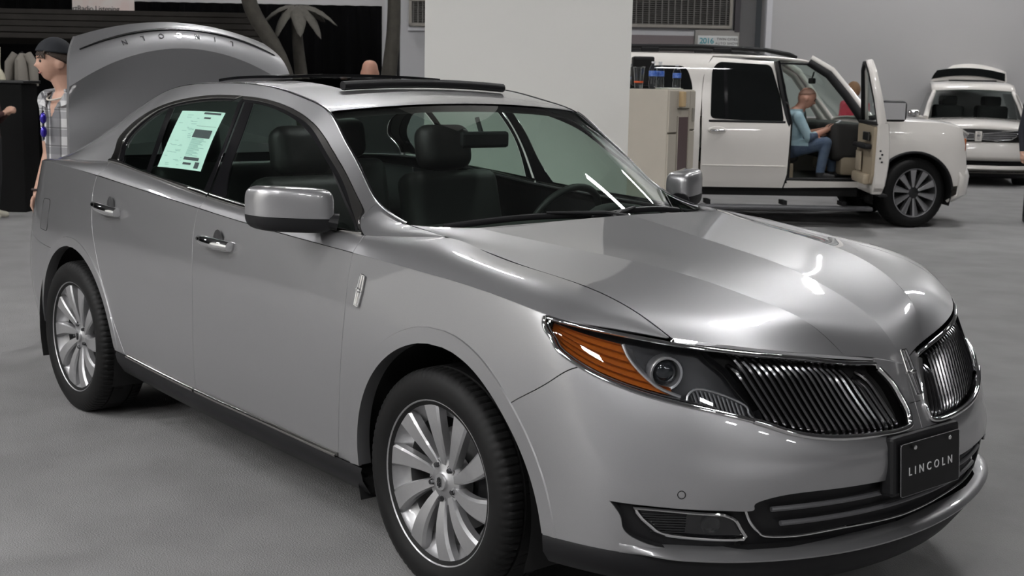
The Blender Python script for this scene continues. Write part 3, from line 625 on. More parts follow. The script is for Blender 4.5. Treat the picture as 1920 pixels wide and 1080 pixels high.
# ---------------------------------------------------------------- sedan: hood, lamps, grille
B = MB()
for s in (-1, 1):
    m = np.array([1, s, 1.]); us = np.linspace(0, .997, 60)
    for HS, vs_ in ((SF['hood_in'], np.linspace(0, 1, 26)), (SF['hood_out'], np.linspace(0, .990, 26))):
        g = HS.grid(us, vs_); nv, nu = g.shape[:2]; uu, vv = np.meshgrid(us, vs_)
        N = HS.normal(uu.ravel(), vv.ravel()); N *= np.sign(N[:, 2:3])
        f = [(r*nu+i, r*nu+i+1, (r+1)*nu+i+1, (r+1)*nu+i) for r in range(nv-1) for i in range(nu-1)]
        if s < 0: f = [q[::-1] for q in f]
        B.add(g.reshape(-1, 3)*m, f, N*m)
    g = HOOD.grid(us, np.linspace(0, .993, 44))
    # turned-down edges
    for edge, dn in ((g[-1], (0, -.004, -.014)), (g[:, 0], (.004, 0, -.02)), (g[:, -1], (-.012, 0, -.010))):
        n = len(edge); e2 = edge+np.array(dn); nn = np.tile(np.array([[.3, .5, .6]]), (2*n, 1)); B.add(np.vstack([edge, e2])*m, [(i, i+1, n+i+1, n+i) for i in range(n-1)], nn*m)
    # nose between the grille halves
    inn = sub(LAMP, T['lamp_low'][24], T['lamp_low'][-1])
    patch(B, SIDE, J(cv['nose_seam'][::-1], inn, vl(.999, inn[-1][0], 1, 8), ul(1, .999, cv['nose_seam'][-1][1])), step=.012, gap=.0006, flange=.008, side=s)
B.build('hood', SILVER, car)
def side_pt(uv, off, s):
    uv = np.atleast_2d(uv); P = SIDE(uv[:, 0], uv[:, 1]); N = SIDE.normal(uv[:, 0], uv[:, 1]); N *= np.sign(N[:, :1]); return (P+N*off)*np.array([1, s, 1.])
SATIN = pmat('satin_reflector', (.62, .62, .63), rough=.28, metal=.9)
for s in (-1, 1):
    m = np.array([1, s, 1.])
    div = cv['lamp_div']
    low_lamp = sub(LAMP, T['lamp_low'][0], div[-1]); low_gr = sub(LAMP, div[-1], T['lamp_low'][-1])
    topl = lambda a, b, v=.992, n=40: vl(v, a, b, n)
    lamp_poly = J(low_lamp, div[::-1], topl(div[0][0], TIP[0]+.001))
    gr_poly = J(low_gr, topl(low_gr[-1][0], div[0][0]), div)
    hl = MB(); patch(hl, SIDE, lamp_poly, step=.02, off=-.055, gap=.0, flange=0, side=s); hl = hl.build('headlight', pmat('lamp_bucket', (.018, .018, .02), rough=.3, metal=.5), car)
    B = MB(); patch(B, SIDE, lamp_poly, step=.015, off=-.006, gap=.010, flange=0, side=s); B.build('lens', CLEAR, hl)
    # chrome outline round lamp and grille (one bright line), with a black seal inside
    for c_, w_, nm in ((low_lamp, .0085, 'lower_trim'), (topl(TIP[0]+.001, div[0][0], .985), .008, 'upper_trim')):
        B = MB(); B.tube(side_pt(c_[1:], -.003, s), w_, seg=10, flat=.8); B.build(nm, CHROME, hl, smooth=True)
    B = MB(); P0 = side_pt(lamp_poly, -.004, s); P1 = side_pt(lamp_poly, -.055, s); n = len(P0); B.add(np.vstack([P0, P1]), [(i, (i+1) % n, n+(i+1) % n, n+i) for i in range(n)]); B.build('seal', GLOSSB, hl, smooth=True)
    # second thin chrome line inside the lens
    mid = lambda a, k: a*(1-k)+k*np.array(lamp_poly).mean(0)
    B = MB(); B.tube(side_pt(mid(low_lamp[2:-3], .06)+np.array([0, .012]), -.012, s), .003, seg=6); B.build('inner_trim', CHROME, hl, smooth=True)
    # amber reflector at the outer end, made of stepped bands
    ua, ub = TIP[0]+.006, .8585
    lowf = lambda u: np.interp(u, low_lamp[:, 0], low_lamp[:, 1])
    def amber(u0, t0, u1, t1, off): pass
    for k in range(5):
        t0, t1 = k/5, (k+1)/5; vm = .80+(.955-.80)*(t0+t1)/2; us_ = np.linspace(ua, np.interp(vm, [.812, .823, .845, .88, .92, .955], [.877, .871, .866, .862, .8597, .8595])-.001, 14); v0 = lowf(us_)+.03; v1 = np.full(14, .955); sel = v1-v0 > .02; us_, v0, v1 = us_[sel], v0[sel], v1[sel]
        bend = .008*(1-(t0+t1)/2)
        a = np.column_stack([us_+bend*0, v0+(v1-v0)*t0]); b = np.column_stack([us_, v0+(v1-v0)*(t1-.02)])
        A0 = side_pt(a, -.020, s); A1 = side_pt(b, -.034, s); n = len(us_); B = MB(); B.add(np.vstack([A0, A1, A1*0+side_pt(b+np.array([0, .004]), -.020, s)]), [(i, i+1, n+i+1, n+i) for i in range(n-1)]+[(n+i, n+i+1, 2*n+i+1, 2*n+i) for i in range(n-1)])
        lab(B.build('amber_reflector', AMBER, hl, smooth=True), 'amber side reflector')
    # curved chrome divider between amber and main lamp
    B = MB(); q = np.array([(.8595, .955), (.8597, .92), (.862, .88), (.866, .845), (.871, .823), (.877, .812)]); q = crv(q, 20); B.tube(side_pt(q, -.016, s), .005, seg=8); B.build('chrome_sweep', SATIN, hl, smooth=True)
    B = MB(); q2 = q+np.array([-.0022, -.004]); P0 = side_pt(q, -.022, s); P1 = side_pt(q2+np.array([.006, .0]), -.040, s); n = 20; B.add(np.vstack([P0, P1]), [(i, i+1, n+i+1, n+i) for i in range(n-1)]); B.build('reflector_wall', SATIN, hl, smooth=True)
    # projector
    pc = side_pt((.8745, .895), -.035, s)[0]; ax = Vector((.86, -.45 if s < 0 else .45, .0)).normalized(); R_ = ax.to_track_quat('Z', 'Y').to_matrix()
    B = MB(); B.lathe([(.047, -.03), (.049, .008), (.046, .014), (.040, .012), (.036, .0), (.036, -.03)], seg=32); B.v = [tuple(R_ @ Vector(q_)+Vector(pc)) for q_ in B.v]; B.build('projector_ring', SATIN, hl, smooth=True)
    B = MB(); B.sphere((0, 0, -.012), (.035, .035, .024), 24, 14); B.v = [tuple(R_ @ Vector(q_)+Vector(pc)) for q_ in B.v]; B.build('projector_lens', pmat('projector_glass', (.01, .012, .015), rough=.02, coat=1.), hl, smooth=True)
    # lower inner turn-signal box with clear ribbed cover
    q = np.array([(.8795, .80), (.8835, .845), (.8885, .858), (.9010, .845), (.9065, .805), (.9080, .785)]); qd = crv(q, 24)
    B = MB(); B.tube(side_pt(qd, -.022, s), .0032, seg=8); B.build('signal_trim', SATIN, hl, smooth=True)
    for k, u_ in enumerate(np.linspace(.884, .9045, 12)):
        vt = np.interp(u_, qd[:, 0], qd[:, 1])-.004; B = MB(); q_ = np.column_stack([np.full(5, u_), np.linspace(.787, vt, 5)]); B.tube(side_pt(q_, -.03, s), .0034, seg=6); B.build('signal_rib', pmat('clear_rib', (.35, .35, .36), rough=.1, metal=.7), hl, smooth=True)
    # ---- grille half
    gr = MB(); patch(gr, SIDE, gr_poly, step=.025, off=-.045, gap=-.004, flange=0, side=s); gr = gr.build('grille', DARK, car)
    gl = crv(J(sub(LAMP, div[-1], T['lamp_low'][-1])[::3]), 90)
    B = MB(); B.tube(side_pt(gl, .002, s), .0105, seg=10, flat=.9); B.build('lower_frame', CHROME, gr, smooth=True)
    B = MB(); B.tube(side_pt(topl(div[0][0], low_gr[-1][0], .985), -.002, s), .0085, seg=10, flat=.85); B.build('upper_frame', CHROME, gr, smooth=True)
    B = MB(); P0 = side_pt(gr_poly, -.003, s); P1 = side_pt(gr_poly, -.046, s); n = len(P0); B.add(np.vstack([P0, P1]), [(i, (i+1) % n, n+(i+1) % n, n+i) for i in range(n)]); B.build('grille_wall', DCHROME, gr, smooth=True)
    NB = 20
    lowg = np.array(gr_poly)
    for k in range(NB):
        ub = .9135+(.9885-.9135)*((k+.5)/NB); lean = -.0135
        # sample a leaning line and keep what lies inside the opening
        t = np.linspace(.0, 1, 60); v_ = .735+t*.255; u_ = ub+lean*(t-.12)
        uvs = np.column_stack([u_, v_]); ok = inside(lowg, uvs); uvs = uvs[ok]
        if len(uvs) < 8: continue
        uvs = crv(uvs[::max(1, len(uvs)//6)], 14)
        prof = np.concatenate([[-.042, -.026, -.016], np.full(8, -.013), [-.016, -.026, -.042]])
        B = MB(); P = np.vstack([side_pt(uvs[i], prof[i], s) for i in range(14)]); B.tube(P, .0078, seg=8)
        B.build('grille_bar', DCHROME, gr, smooth=True)
# emblem on the nose: a rectangle split by a four-point star
B = MB(); e0 = Vector((1.024, 0, .848)); e1 = Vector((1.086, 0, .728)); dz = (e1-e0); L_ = dz.length; dz.normalize(); dx = Vector((0, 1, 0)); dn = dx.cross(dz)
if dn.x < 0: dn = -dn
def emb(B, o, ax, ay, an, L_, w_):
    """long narrow badge frame with a cross through its centre"""
    def bar(p0, p1, r): B.tube([o+ax*p0[0]+ay*p0[1]+an*.006, o+ax*p1[0]+ay*p1[1]+an*.006], r, seg=8)
    h = L_/2; fr = [(-w_*.72, -h), (w_*.72, -h), (w_*.95, 0), (w_*.72, h), (-w_*.72, h), (-w_*.95, 0)]
    for i in range(6): bar(fr[i], fr[(i+1) % 6], .0035)
    bar((0, -h*1.02), (0, h*1.02), .0045); bar((-w_*1.25, 0), (w_*1.25, 0), .004)
    B.sphere(o+an*.007, .008, 10, 6)
emb(B, (e0+e1)/2, dx, dz, dn, L_, .018); lab(B.build('nose_emblem', CHROME, car, smooth=True), 'chrome upright badge on the nose')
for s in (-1, 1):
    m = np.array([1, s, 1.]); a, b = T['badge_side']; P = SIDE([a[0], b[0]], [a[1], b[1]])*m; o = Vector((P[0]+P[1])/2); ay = Vector(P[1]-P[0]); L_ = ay.length; ay.normalize(); an = Vector((0, s, .05)).normalized(); ax = ay.cross(an).normalized()
    B = MB(); emb(B, o, ax, ay, an, L_, .014); lab(B.build('fender_badge', CHROME, car, smooth=True), 'chrome badge behind the wheel arch')
# plate on its black carrier
pl = MB(); Rp = Matrix.Rotation(math.radians(-4), 3, 'Y')
pl.box((1.108, 0, .545), (.05, .345, .175), rot=Rp, bev=.012); pl = pl.build('plate_carrier', BLACKP, car)
B = MB(); B.box((1.141, 0, .536), (.006, .305, .152), rot=Rp, bev=.0028); plate = B.build('licence_plate', pmat('plate_black', (.004, .004, .0045), rough=.3, spec=.25), pl)
Mx = Matrix.Translation((1.1452, 0, .528)) @ Rp.to_4x4() @ Matrix(((0, 0, 1, 0), (1, 0, 0, 0), (0, 1, 0, 0), (0, 0, 0, 1)))
text_mesh('plate_lettering', 'LINCOLN', .034, pmat('plate_white', (.75, .75, .75), rough=.4), plate, Mx, depth=.0006, space=1.8, bold=.0002)
B = MB(); rim_ = [(-.1525, -.07), (-.146, -.076), (.146, -.076), (.1525, -.07), (.1525, .07), (.146, .076), (-.146, .076), (-.1525, .07)]
B.tube([Rp @ Vector((.003, a, b))+Vector((1.141, 0, .536)) for a, b in rim_], .0013, seg=5, closed=True); B.build('plate_edge', pmat('plate_edge', (.35, .35, .36), rough=.25, metal=.8), plate)
for yy in (-.09, .09):
    B = MB(); B.lathe([(0, .003), (.006, .002), (.007, 0)], seg=10, axis='x', c=(1.146, yy, .598)); B.build('plate_screw', CHROME, plate, smooth=True)
# ---------------------------------------------------------------- sedan: glass, roof, mirrors, handles, cabin, trunk lid
UW = TOP.ut[4]          # windscreen / roof joint
UR = .70                # roof / rear window joint
for s in (-1, 1):
    m = np.array([1, s, 1.]); di, do, bt = cv['dlo_in'], cv['dlo_out'], cv['belt_top']
    qd, rr_, bl, fl_ = cv['quarter_div'], cv['rear_glass_r'], cv['bp_line'], cv['front_glass_l']
    sh = lambda c, du: np.asarray(c)+np.array([du, 0])
    ds = [o for o in car.children if o.name.startswith('front_door')]; fd = ds[0 if s < 0 else 1]
    ds = [o for o in car.children if o.name.startswith('rear_door')]; rd = ds[0 if s < 0 else 1]
    def pane(name, mat, parent, poly, off, gap=0., st=.03, fl=0.):
        B = MB(); patch(B, HOU, poly, step=st, off=off, gap=gap, flange=fl, side=s); return B.build(name, mat, parent)
    qa = sh(qd, .008); qb = sh(qd, -.008)
    pane('quarter_pane', GLASSD, rd, J(sub(di, di[0], qa[0]), qa, sub(bt, qa[-1], di[0])), -.006)
    pane('window_divider', GLOSSB, rd, J(qa, qb[::-1]), -.002)
    pane('rear_window', GLASSD, rd, J(sub(di, qb[0], rr_[0]), rr_, sub(bt, rr_[-1], qb[-1]), qb[::-1]), -.006)
    b0 = sh(bl, .003); b1 = sh(bl, -.003)
    pane('pillar_cover', GLOSSB, rd, J(rr_, b0[::-1]), .0, st=.02, fl=.004)
    pane('pillar_cover', GLOSSB, fd, J(b1, fl_[::-1]), .0, st=.02, fl=.004)
    sl = cv['sail']
    pane('front_window', GLASS, fd, J(sub(di, fl_[0], sl[0]), sl, sub(bt, sl[-1], fl_[-1]), fl_[::-1]), -.006)
    pane('mirror_sail', BLACKP, fd, J(sub(di, sl[0], di[-1]), [bt[-1]], sl[::-1]), .004, st=.015, fl=.01)
    # bright frames
    kt = bl[0]
    def mixc(o_, i_, k):
        o_ = crv(o_[::2], 60); i_ = crv(i_[::2], 60); return o_*(1-k)+i_*k
    for par, o_, i_ in ((rd, sub(do, do[0], kt), sub(di, di[0], kt)), (fd, sub(do, kt, do[-1]), sub(di, kt, di[-1]))):
        pane('window_frame', BRUSHED, par, J(mixc(o_, i_, .06), mixc(o_, i_, .62)[::-1]), .004, gap=.0006, st=.014, fl=.008)
        pane('window_seal', GLOSSB, par, J(mixc(o_, i_, .60), mixc(o_, i_, 1.0)[::-1]), .0005, gap=0, st=.014, fl=.006)
        pane('frame_gap', DARK, par, J(mixc(o_, i_, 0), mixc(o_, i_, .1)[::-1]), -.002, gap=0, st=.014, fl=0)
    kb = bl[-1]
    def belt(ua, ub, par):
        B = MB(); us = np.linspace(ua, ub, 40); vt = np.array([np.interp(u, bt[::-1, 0], bt[::-1, 1]) for u in us]); rows = []
        for t, off in ((1.15, .001), (1., .006), (.5, .009), (0, .006), (-.12, .0)):
            v_ = np.clip(vt*t, 0, 1); P = HOU(us, v_); N = HOU.normal(us, v_); N *= np.sign(N[:, 1:2]); rows.append((P+N*off+(np.array([0, 0, -.006]) if t < 0 else 0))*m)
        n = 40; B.add(np.vstack(rows), [(r*n+i, r*n+i+1, (r+1)*n+i+1, (r+1)*n+i) for r in range(4) for i in range(n-1)]); lab(B.build('belt_trim', BRUSHED, par, smooth=True), 'satin chrome belt strip')
    belt(do[0][0], kb[0]+.0015, rd); belt(kb[0]-.0015, do[-1][0]+.004, fd)
    # door handles: a chrome bar over a scooped cup
    for key, par in (('handle_f', fd), ('handle_r', rd)):
        h = T[key]; P = SIDE([q[0] for q in h], [q[1] for q in h]); n0 = np.array([0, 1, .05]); a, b, t_, b_ = P
        ctr = (a+b)/2; ax = Vector(b-a); L_ = ax.length; ax.normalize()
        pts = []; rad = []
        for k in range(11):
            t = k/10; q = a+(b-a)*t; pts.append((q+n0*(.008+.026*math.sin(PI*(.12+.76*t))))*m); rad.append(.0245*(.60+.40*math.sin(PI*(.08+.84*t))**.5))
        B = MB(); B.tube(pts, rad, seg=14, flat=.95); hd = lab(B.build('door_handle', CHROME, par, smooth=True), 'chrome pull handle')
        # cup: a shallow bowl seen as a dark disc above and below the bar
        cc = (t_+b_)/2; ry = np.linalg.norm(t_-b_)/2*1.3; B = MB(); v = []; f = []; K = 24
        for j in range(6):
            r = 1-j/5
            for k in range(K):
                t = 2*PI*k/K; v.append((cc+np.array([math.cos(t)*ry*.75*r, 0, math.sin(t)*ry*r])+n0*(.0018-.0012*(1-r)))*m)
        for j in range(5):
            for k in range(K): f.append((j*K+k, j*K+(k+1) % K, (j+1)*K+(k+1) % K, (j+1)*K+k))
        nn = []
        for j in range(6):
            r = 1-j/5
            for k in range(K):
                t = 2*PI*k/K; q = np.array([-math.cos(t)*r*.9, .55, -math.sin(t)*r*1.2]); nn.append(q*m)
        B.add(v, [q[::-1] if s > 0 else q for q in f], nn); B.build('handle_cup', SILVER, par)
    # mirror
    mc = Vector((-.745, s*.998, 1.160))
    def shell(z0, z1, mat, name, par, grow=0):
        B = MB(); v = []; K, Rg = 72, 30
        for j in range(Rg+1):
            zz = z0+(z1-z0)*j/Rg
            for k in range(K):
                t = 2*PI*k/K; c_, s_ = math.cos(t), math.sin(t); e = .42
                q = abs(zz)/.078; k_ = max(0., 1-q**4.5)**(1/4.5)
                X = math.copysign(abs(c_)**e, c_)*.075*(k_*.8+.2*(k_ > 0))*(1 if c_ > 0 else .75); Y = math.copysign(abs(s_)**.42, s_)*.122*(.22+.78*k_)
                v.append((X+grow*c_-.022*(Y/.122)**2-.055*(Y/.122), Y+grow*s_, zz+.006*Y/.122))
        f = [(j*K+k, j*K+(k+1) % K, (j+1)*K+(k+1) % K, (j+1)*K+k) for j in range(Rg) for k in range(K)]+[tuple(range(K)), tuple(Rg*K+k for k in range(K))]
        v = [(mc.x+x, mc.y+y*s, mc.z+z) for x, y, z in v]; B.add(v, f); return B.build(name, mat, par, smooth=True)
    mir = shell(-.026, .078, SILVER, 'side_mirror', car); shell(-.078, -.026, BLACKP, 'mirror_base', mir, grow=.001)
    B = MB(); B.tube([(-.72, s*.95, 1.135), (-.69, s*.91, 1.125), (-.66, s*.865, 1.115)], [.03, .036, .045], seg=12, flat=.7); B.build('mirror_arm', BLACKP, mir, smooth=True)
    B = MB(); B.box((mc.x-.060, mc.y, mc.z+.004), (.004, .19, .11), rot=Matrix.Rotation(s*.42, 3, 'Z'), bev=.0015); B.build('mirror_glass', CHROME, mir)
# roof, windscreen and rear window
def top_patch(name, mat, u0, u1, v0, off=0, nu=50, nv=24, par=car, flange=0, hole=None, TOP=TOP):
    B = MB()
    for s in (-1, 1):
        us = np.linspace(u0, u1, nu); vs_ = np.linspace(v0, 1, nv); g = TOP.grid(us, vs_); uu, vv = np.meshgrid(us, vs_); N = TOP.normal(uu.ravel(), vv.ravel()); N *= np.sign(N[:, 2:3]); m = np.array([1, s, 1.])
        f = [(r*nu+i, r*nu+i+1, (r+1)*nu+i+1, (r+1)*nu+i) for r in range(nv-1) for i in range(nu-1) if not (hole and hole[0] < us[i] < hole[1] and vs_[r] > hole[2])]
        if s < 0: f = [q[::-1] for q in f]
        B.add((g.reshape(-1, 3)+N*off)*m, f, N*m)
        if flange:
            e = g[0]; n = nu; B.add(np.vstack([e, e-np.array([0, .004, flange])])*m, [(i, i+1, n+i+1, n+i) for i in range(n-1)], np.tile(np.array([[0, .7, .7]]), (2*n, 1))*m)
    return B.build(name, mat, par)
HOLE = (.345, .52, .36)
roof = top_patch('roof', SILVER, UW+.004, UR, .02, flange=.012, nu=90, nv=40, hole=HOLE)
WIND = SF['wind']; wind = top_patch('windshield', GLASS, 0, 1, .012, off=-.003, TOP=WIND)
top_patch('rear_window', GLASSD, UR+.004, .985, .04, off=-.003)
for s in (-1, 1):
    m = np.array([1, s, 1.])
    us = np.linspace(.0, UW, 40); B = MB(); B.tube((TOP(us, 0*us+.003)+np.array([0, 0, .002]))*m, .006, seg=8, flat=.7); B.build('windshield_trim', DCHROME, wind, smooth=True)
    us = np.linspace(UW, .98, 60); B = MB(); B.tube((TOP(us, 0*us+.012)+np.array([0, 0, .0]))*m, .0055, seg=8, flat=.6); B.build('roof_molding', DCHROME, roof, smooth=True)
# sunroof: opening, raised rear glass and deflector
def roof_pt(u, v, dz, s): P = TOP(u, v); return (P+np.array([0, 0, dz]))*np.array([1, s, 1.])
B = MB()
us = np.linspace(HOLE[0], HOLE[1], 10)
for s in (-1, 1):
    a = roof_pt(us, 0*us+HOLE[2], 0, s); b = a-np.array([0, 0, .05]); n = 10; B.add(np.vstack([a, b]), [(i, i+1, n+i+1, n+i) for i in range(n-1)])
vs_ = np.linspace(HOLE[2], 1, 10)
for u in (HOLE[0], HOLE[1]):
    for s in (-1, 1): a = roof_pt(0*vs_+u, vs_, 0, s); b = a-np.array([0, 0, .05]); n = 10; B.add(np.vstack([a, b]), [(i, i+1, n+i+1, n+i) for i in range(n-1)])
B.build('sunroof_well', DARK, roof)
B = MB(); P0 = []
for s, vv in ((-1, np.linspace(HOLE[2]-.03, 1, 14)), (1, np.linspace(1, HOLE[2]-.03, 14)[1:])): P0.append(roof_pt(0*vv+HOLE[0]-.012, vv, .022, s))
P0 = np.vstack(P0); B.tube(P0, .021, seg=10, flat=.9); B.build('wind_deflector', BLACKP, roof, smooth=True)
B = MB()
for s in (-1, 1):
    us = np.linspace(.47, .64, 20); vs_ = np.linspace(HOLE[2]-.04, 1, 12); g = TOP.grid(us, vs_)+np.array([0, 0, .022]); n = 20
    gb = g-np.array([0, 0, .012]); m = np.array([1, s, 1.])
    f = [(r*n+i, r*n+i+1, (r+1)*n+i+1, (r+1)*n+i) for r in range(11) for i in range(n-1)]; K = 12*n
    f += [tuple(K+q for q in x[::-1]) for x in f]; f += [(i, i+1, K+i+1, K+i) for i in range(n-1)]+[(r*n, (r+1)*n, K+(r+1)*n, K+r*n) for r in range(11)]+[(r*n+n-1, (r+1)*n+n-1, K+(r+1)*n+n-1, K+r*n+n-1) for r in range(11)]
    B.add(np.vstack([g.reshape(-1, 3), gb.reshape(-1, 3)])*m, f)
B.build('sunroof_panel', GLOSSB, roof, smooth=True)
# black cowl and wipers
B = MB(); rows = []; ys = np.linspace(-1, 1, 41)
hx = lambda y: HOOD(np.zeros(1), np.array([np.interp(abs(y), HOOD.P[:, 0, 1], HOOD.vt)]))[0]
rows = [[], [], []]
for y in ys:
    h = hx(y*.7275); g_ = WIND(np.array([.04]), np.array([1-abs(y)]))[0]
    rows[0].append((h[0]-.002, y*.7275, h[2]-.016)); rows[1].append((h[0]-.05, y*.7275, h[2]-.030)); rows[2].append((g_[0], y*.735, g_[2]-.004))
n = 41; B.add(rows[0]+rows[1]+rows[2], [(r*n+i, r*n+i+1, (r+1)*n+i+1, (r+1)*n+i) for r in range(2) for i in range(n-1)]); B.build('cowl', BLACKP, car, smooth=True)
for y0, y1, dx in ((-.60, .02, 0), (.56, -.06, 0)):
    B = MB(); pts = []
    for k in range(13):
        t = k/12; y = y0+(y1-y0)*t; u = .060+.03*math.sin(PI*t); g_ = WIND(np.array([u]), np.array([1-abs(y)/.74]))[0]; pts.append((g_[0]+.012, y, g_[2]+.012))
    B.tube(pts, .008, seg=8, flat=1.4); wp = B.build('wiper', BLACKP, car, smooth=True)
    B = MB(); p1 = Vector(pts[7]); yb = y1*.4 if y0 < 0 else y1; base = Vector((hx(yb)[0]-.045, yb+.03, hx(yb)[2]-.015)); B.tube([base, base.lerp(p1, .3)+Vector((0, 0, .014)), p1+Vector((0, 0, .012))], [.012, .009, .005], seg=8); B.build('wiper_arm', BLACKP, wp, smooth=True)
# trunk lid, standing open
ys = np.linspace(-.665, .665, 41); prof = []
def lid_rows(d):
    a = (ys/.665)**2
    base = np.column_stack([-3.45-.01*a+d, ys*1.04, 1.185+.0*ys])
    low = np.column_stack([-3.485-.0*a+d, ys*1.02, 1.36-.05*a])
    mid1 = np.column_stack([-3.51+.0*a+d, ys*1.005, 1.56-.14*a])
    cre = np.column_stack([-3.52+.02*a+d, ys, 1.752-.215*a])
    bar = np.column_stack([-3.565+.0*a+d, ys*.95, 1.850-.150*a])
    topr = np.column_stack([-3.665-.0*a+d, ys*.84, 1.895-.095*a])
    return [base, low, mid1, cre], [cre, bar, topr]
A, Bq = lid_rows(0); lidA = Loft(A, vt=[0, .33, .67, 1]); lidB = Loft(Bq, vt=[0, .5, 1])
B = MB(); us = np.linspace(0, 1, 50)
for S_, nv in ((lidA, 22), (lidB, 14)):
    vs_ = np.linspace(0, 1, nv); g = S_.grid(us, vs_); uu, vv = np.meshgrid(us, vs_); N = S_.normal(uu.ravel(), vv.ravel()); N *= np.sign(N[:, :1]); n = 50
    B.add(g.reshape(-1, 3), [(r*n+i, r*n+i+1, (r+1)*n+i+1, (r+1)*n+i) for r in range(nv-1) for i in range(n-1)], N)
    for e, dr in ((g[:, 0], (-.06, .012, 0)), (g[:, -1], (-.06, -.012, 0))):
        k = len(e); B.add(np.vstack([e, e+np.array(dr)]), [(i, i+1, k+i+1, k+i) for i in range(k-1)], np.tile(np.array([[.1, -np.sign(dr[1]), 0]]), (2*k, 1)))
lid = B.build('trunk_lid', SILVER, car)
B = MB(); g = lidA.grid(us, np.linspace(0, 1, 12))*np.array([1, .97, 1])-np.array([.06, 0, .01]); n = 50; B.add(g.reshape(-1, 3), [(r*n+i, r*n+i+1, (r+1)*n+i+1, (r+1)*n+i) for r in range(11) for i in range(n-1)])
g2 = lidB.grid(us, np.linspace(0, 1, 6))*np.array([1, .97, 1])-np.array([.05, 0, .015]); B.add(g2.reshape(-1, 3), [(r*n+i, r*n+i+1, (r+1)*n+i+1, (r+1)*n+i) for r in range(5) for i in range(n-1)]); B.build('lid_lining', CLOTHB, lid)
B = MB(); us = np.linspace(.045, .955, 40); P = lidB(us, 0*us+.52); N = lidB.normal(us, 0*us+.52); N *= np.sign(N[:, :1]); B.tube(P+N*.003, .0075*np.sin(PI*np.linspace(.06, .94, 40))**.5, seg=8); lab(B.build('lid_trim', DCHROME, lid, smooth=True), 'dark chrome strip')
for k, ch in enumerate('LINCOLN'):
    u = .48-.079*(k-3); c0 = lidB(u, .33)[0]; n0 = lidB.normal(u, .33)[0]; n0 *= np.sign(n0[0]); n0 = Vector(n0); tx = Vector(lidB(u-.01, .33)[0]-lidB(u+.01, .33)[0]).normalized(); ty = n0.cross(tx)
    Mx = Matrix((tx, ty, n0)).transposed().to_4x4(); Mx.translation = Vector(c0)+n0*.002; text_mesh('lid_letter', ch, .042, CHROME, lid, Mx, depth=.002)
for s in (-1, 1):
    B = MB(); B.tube([(-3.36, s*.60, 1.10), (-3.40, s*.61, 1.17), (-3.47, s*.61, 1.21), (-3.53, s*.60, 1.32)], .012, seg=8); B.build('lid_hinge', BLACKP, lid, smooth=True)
B = MB(); B.box((-3.75, 0, .80), (.55, 1.25, .5)); B.build('trunk_well', CLOTHB, car)
B = MB(); g = np.array([(-3.46, y, 1.178) for y in (-.745, .745)]+[(-3.46, y, 1.06) for y in (-.745, .745)]); B.add(g, [(0, 1, 3, 2)]); B.build('deck_panel', BLACKP, car)
# underbody
B = MB(); B.box((-1.4, 0, .30), (4.6, 1.24, .12)); B.box((-1.43, 0, .31), (2.05, 1.72, .12)); B.box((.72, 0, .36), (.42, 1.2, .16)); B.build('underbody', DARK, car)
B = MB(); B.box((.25, 0, .66), (.8, 1.1, .46)); B.build('engine_block', DARK, car)
# cabin
cab = []
B = MB(); B.box((-.62, 0, .93), (.56, 1.40, .26), bev=.06); B.box((-.55, 0, 1.04), (.42, 1.30, .06), bev=.028); B.build('dashboard', CLOTHB, car, smooth=True)
B = MB(); B.tube([(-.45+(-.02), .375, 1.085)]+[(-.47-.16*math.sin(PI*k/12)*.6, .375+.19*math.cos(PI-PI*k/12), 1.05+.055*math.sin(PI*k/12)) for k in range(13)], .03, seg=10); B.build('binnacle', CLOTHB, car, smooth=True)
st = MB(); Rs = Matrix.Rotation(math.radians(-62), 3, 'Y'); sc_ = Vector((-.86, .375, 1.02))
st.tube([Rs @ Vector((.185*math.cos(t), .185*math.sin(t), 0))+sc_ for t in np.linspace(0, 2*PI, 40, endpoint=False)], .015, seg=10, closed=True); st.box(sc_, (.10, .14, .05), rot=Rs, bev=.02)
for t in (0.1, PI-.1, -PI/2): st.tube([sc_, Rs @ Vector((.18*math.sin(t), .18*math.cos(t), 0))+sc_], .014, seg=8)
st.build('steering_wheel', LEATHER, car, smooth=True)
def seat(x, y, w_, name='front_seat', hr=True):
    B = MB(); B.box((x+.06, y, .60), (.54, w_, .18), bev=.06); B.box((x-.26, y, .90), (.16, w_*.96, .60), rot=Matrix.Rotation(math.radians(-14), 3, 'Y'), bev=.06); o = B.build(name, LEATHER, car, smooth=True)
    for yy in ([y] if hr else (y-.42, y+.42)):
        B = MB(); B.box((x-.36, yy, 1.30), (.13, .29, .21), rot=Matrix.Rotation(math.radians(-10), 3, 'Y'), bev=.062); B.tube([(x-.33, yy-.06, 1.12), (x-.35, yy-.06, 1.26)], .007, seg=6); B.tube([(x-.33, yy+.06, 1.12), (x-.35, yy+.06, 1.26)], .007, seg=6); B.build('headrest', LEATHER, o, smooth=True)
seat(-1.34, .38, .54); seat(-1.34, -.38, .54); seat(-2.28, 0, 1.36, 'rear_seat', False)
B = MB(); B.box((-3.05, 0, 1.09), (.9, 1.34, .03), bev=.01); B.build('parcel_shelf', CLOTHB, car)
B = MB(); us = np.linspace(UW+.01, UR, 30); vs_ = np.linspace(.05, 1, 12); 
for s in (-1, 1):
    g = (TOP.grid(us, vs_)-np.array([0, 0, .04]))*np.array([1, s, 1.]); n = 30; B.add(g.reshape(-1, 3), [(r*n+i, r*n+i+1, (r+1)*n+i+1, (r+1)*n+i) for r in range(11) for i in range(n-1) if not (HOLE[0] < us[i] < HOLE[1] and vs_[r] > HOLE[2])])
B.build('headliner', pmat('headliner_cloth', (.09, .09, .085), rough=.9), car)
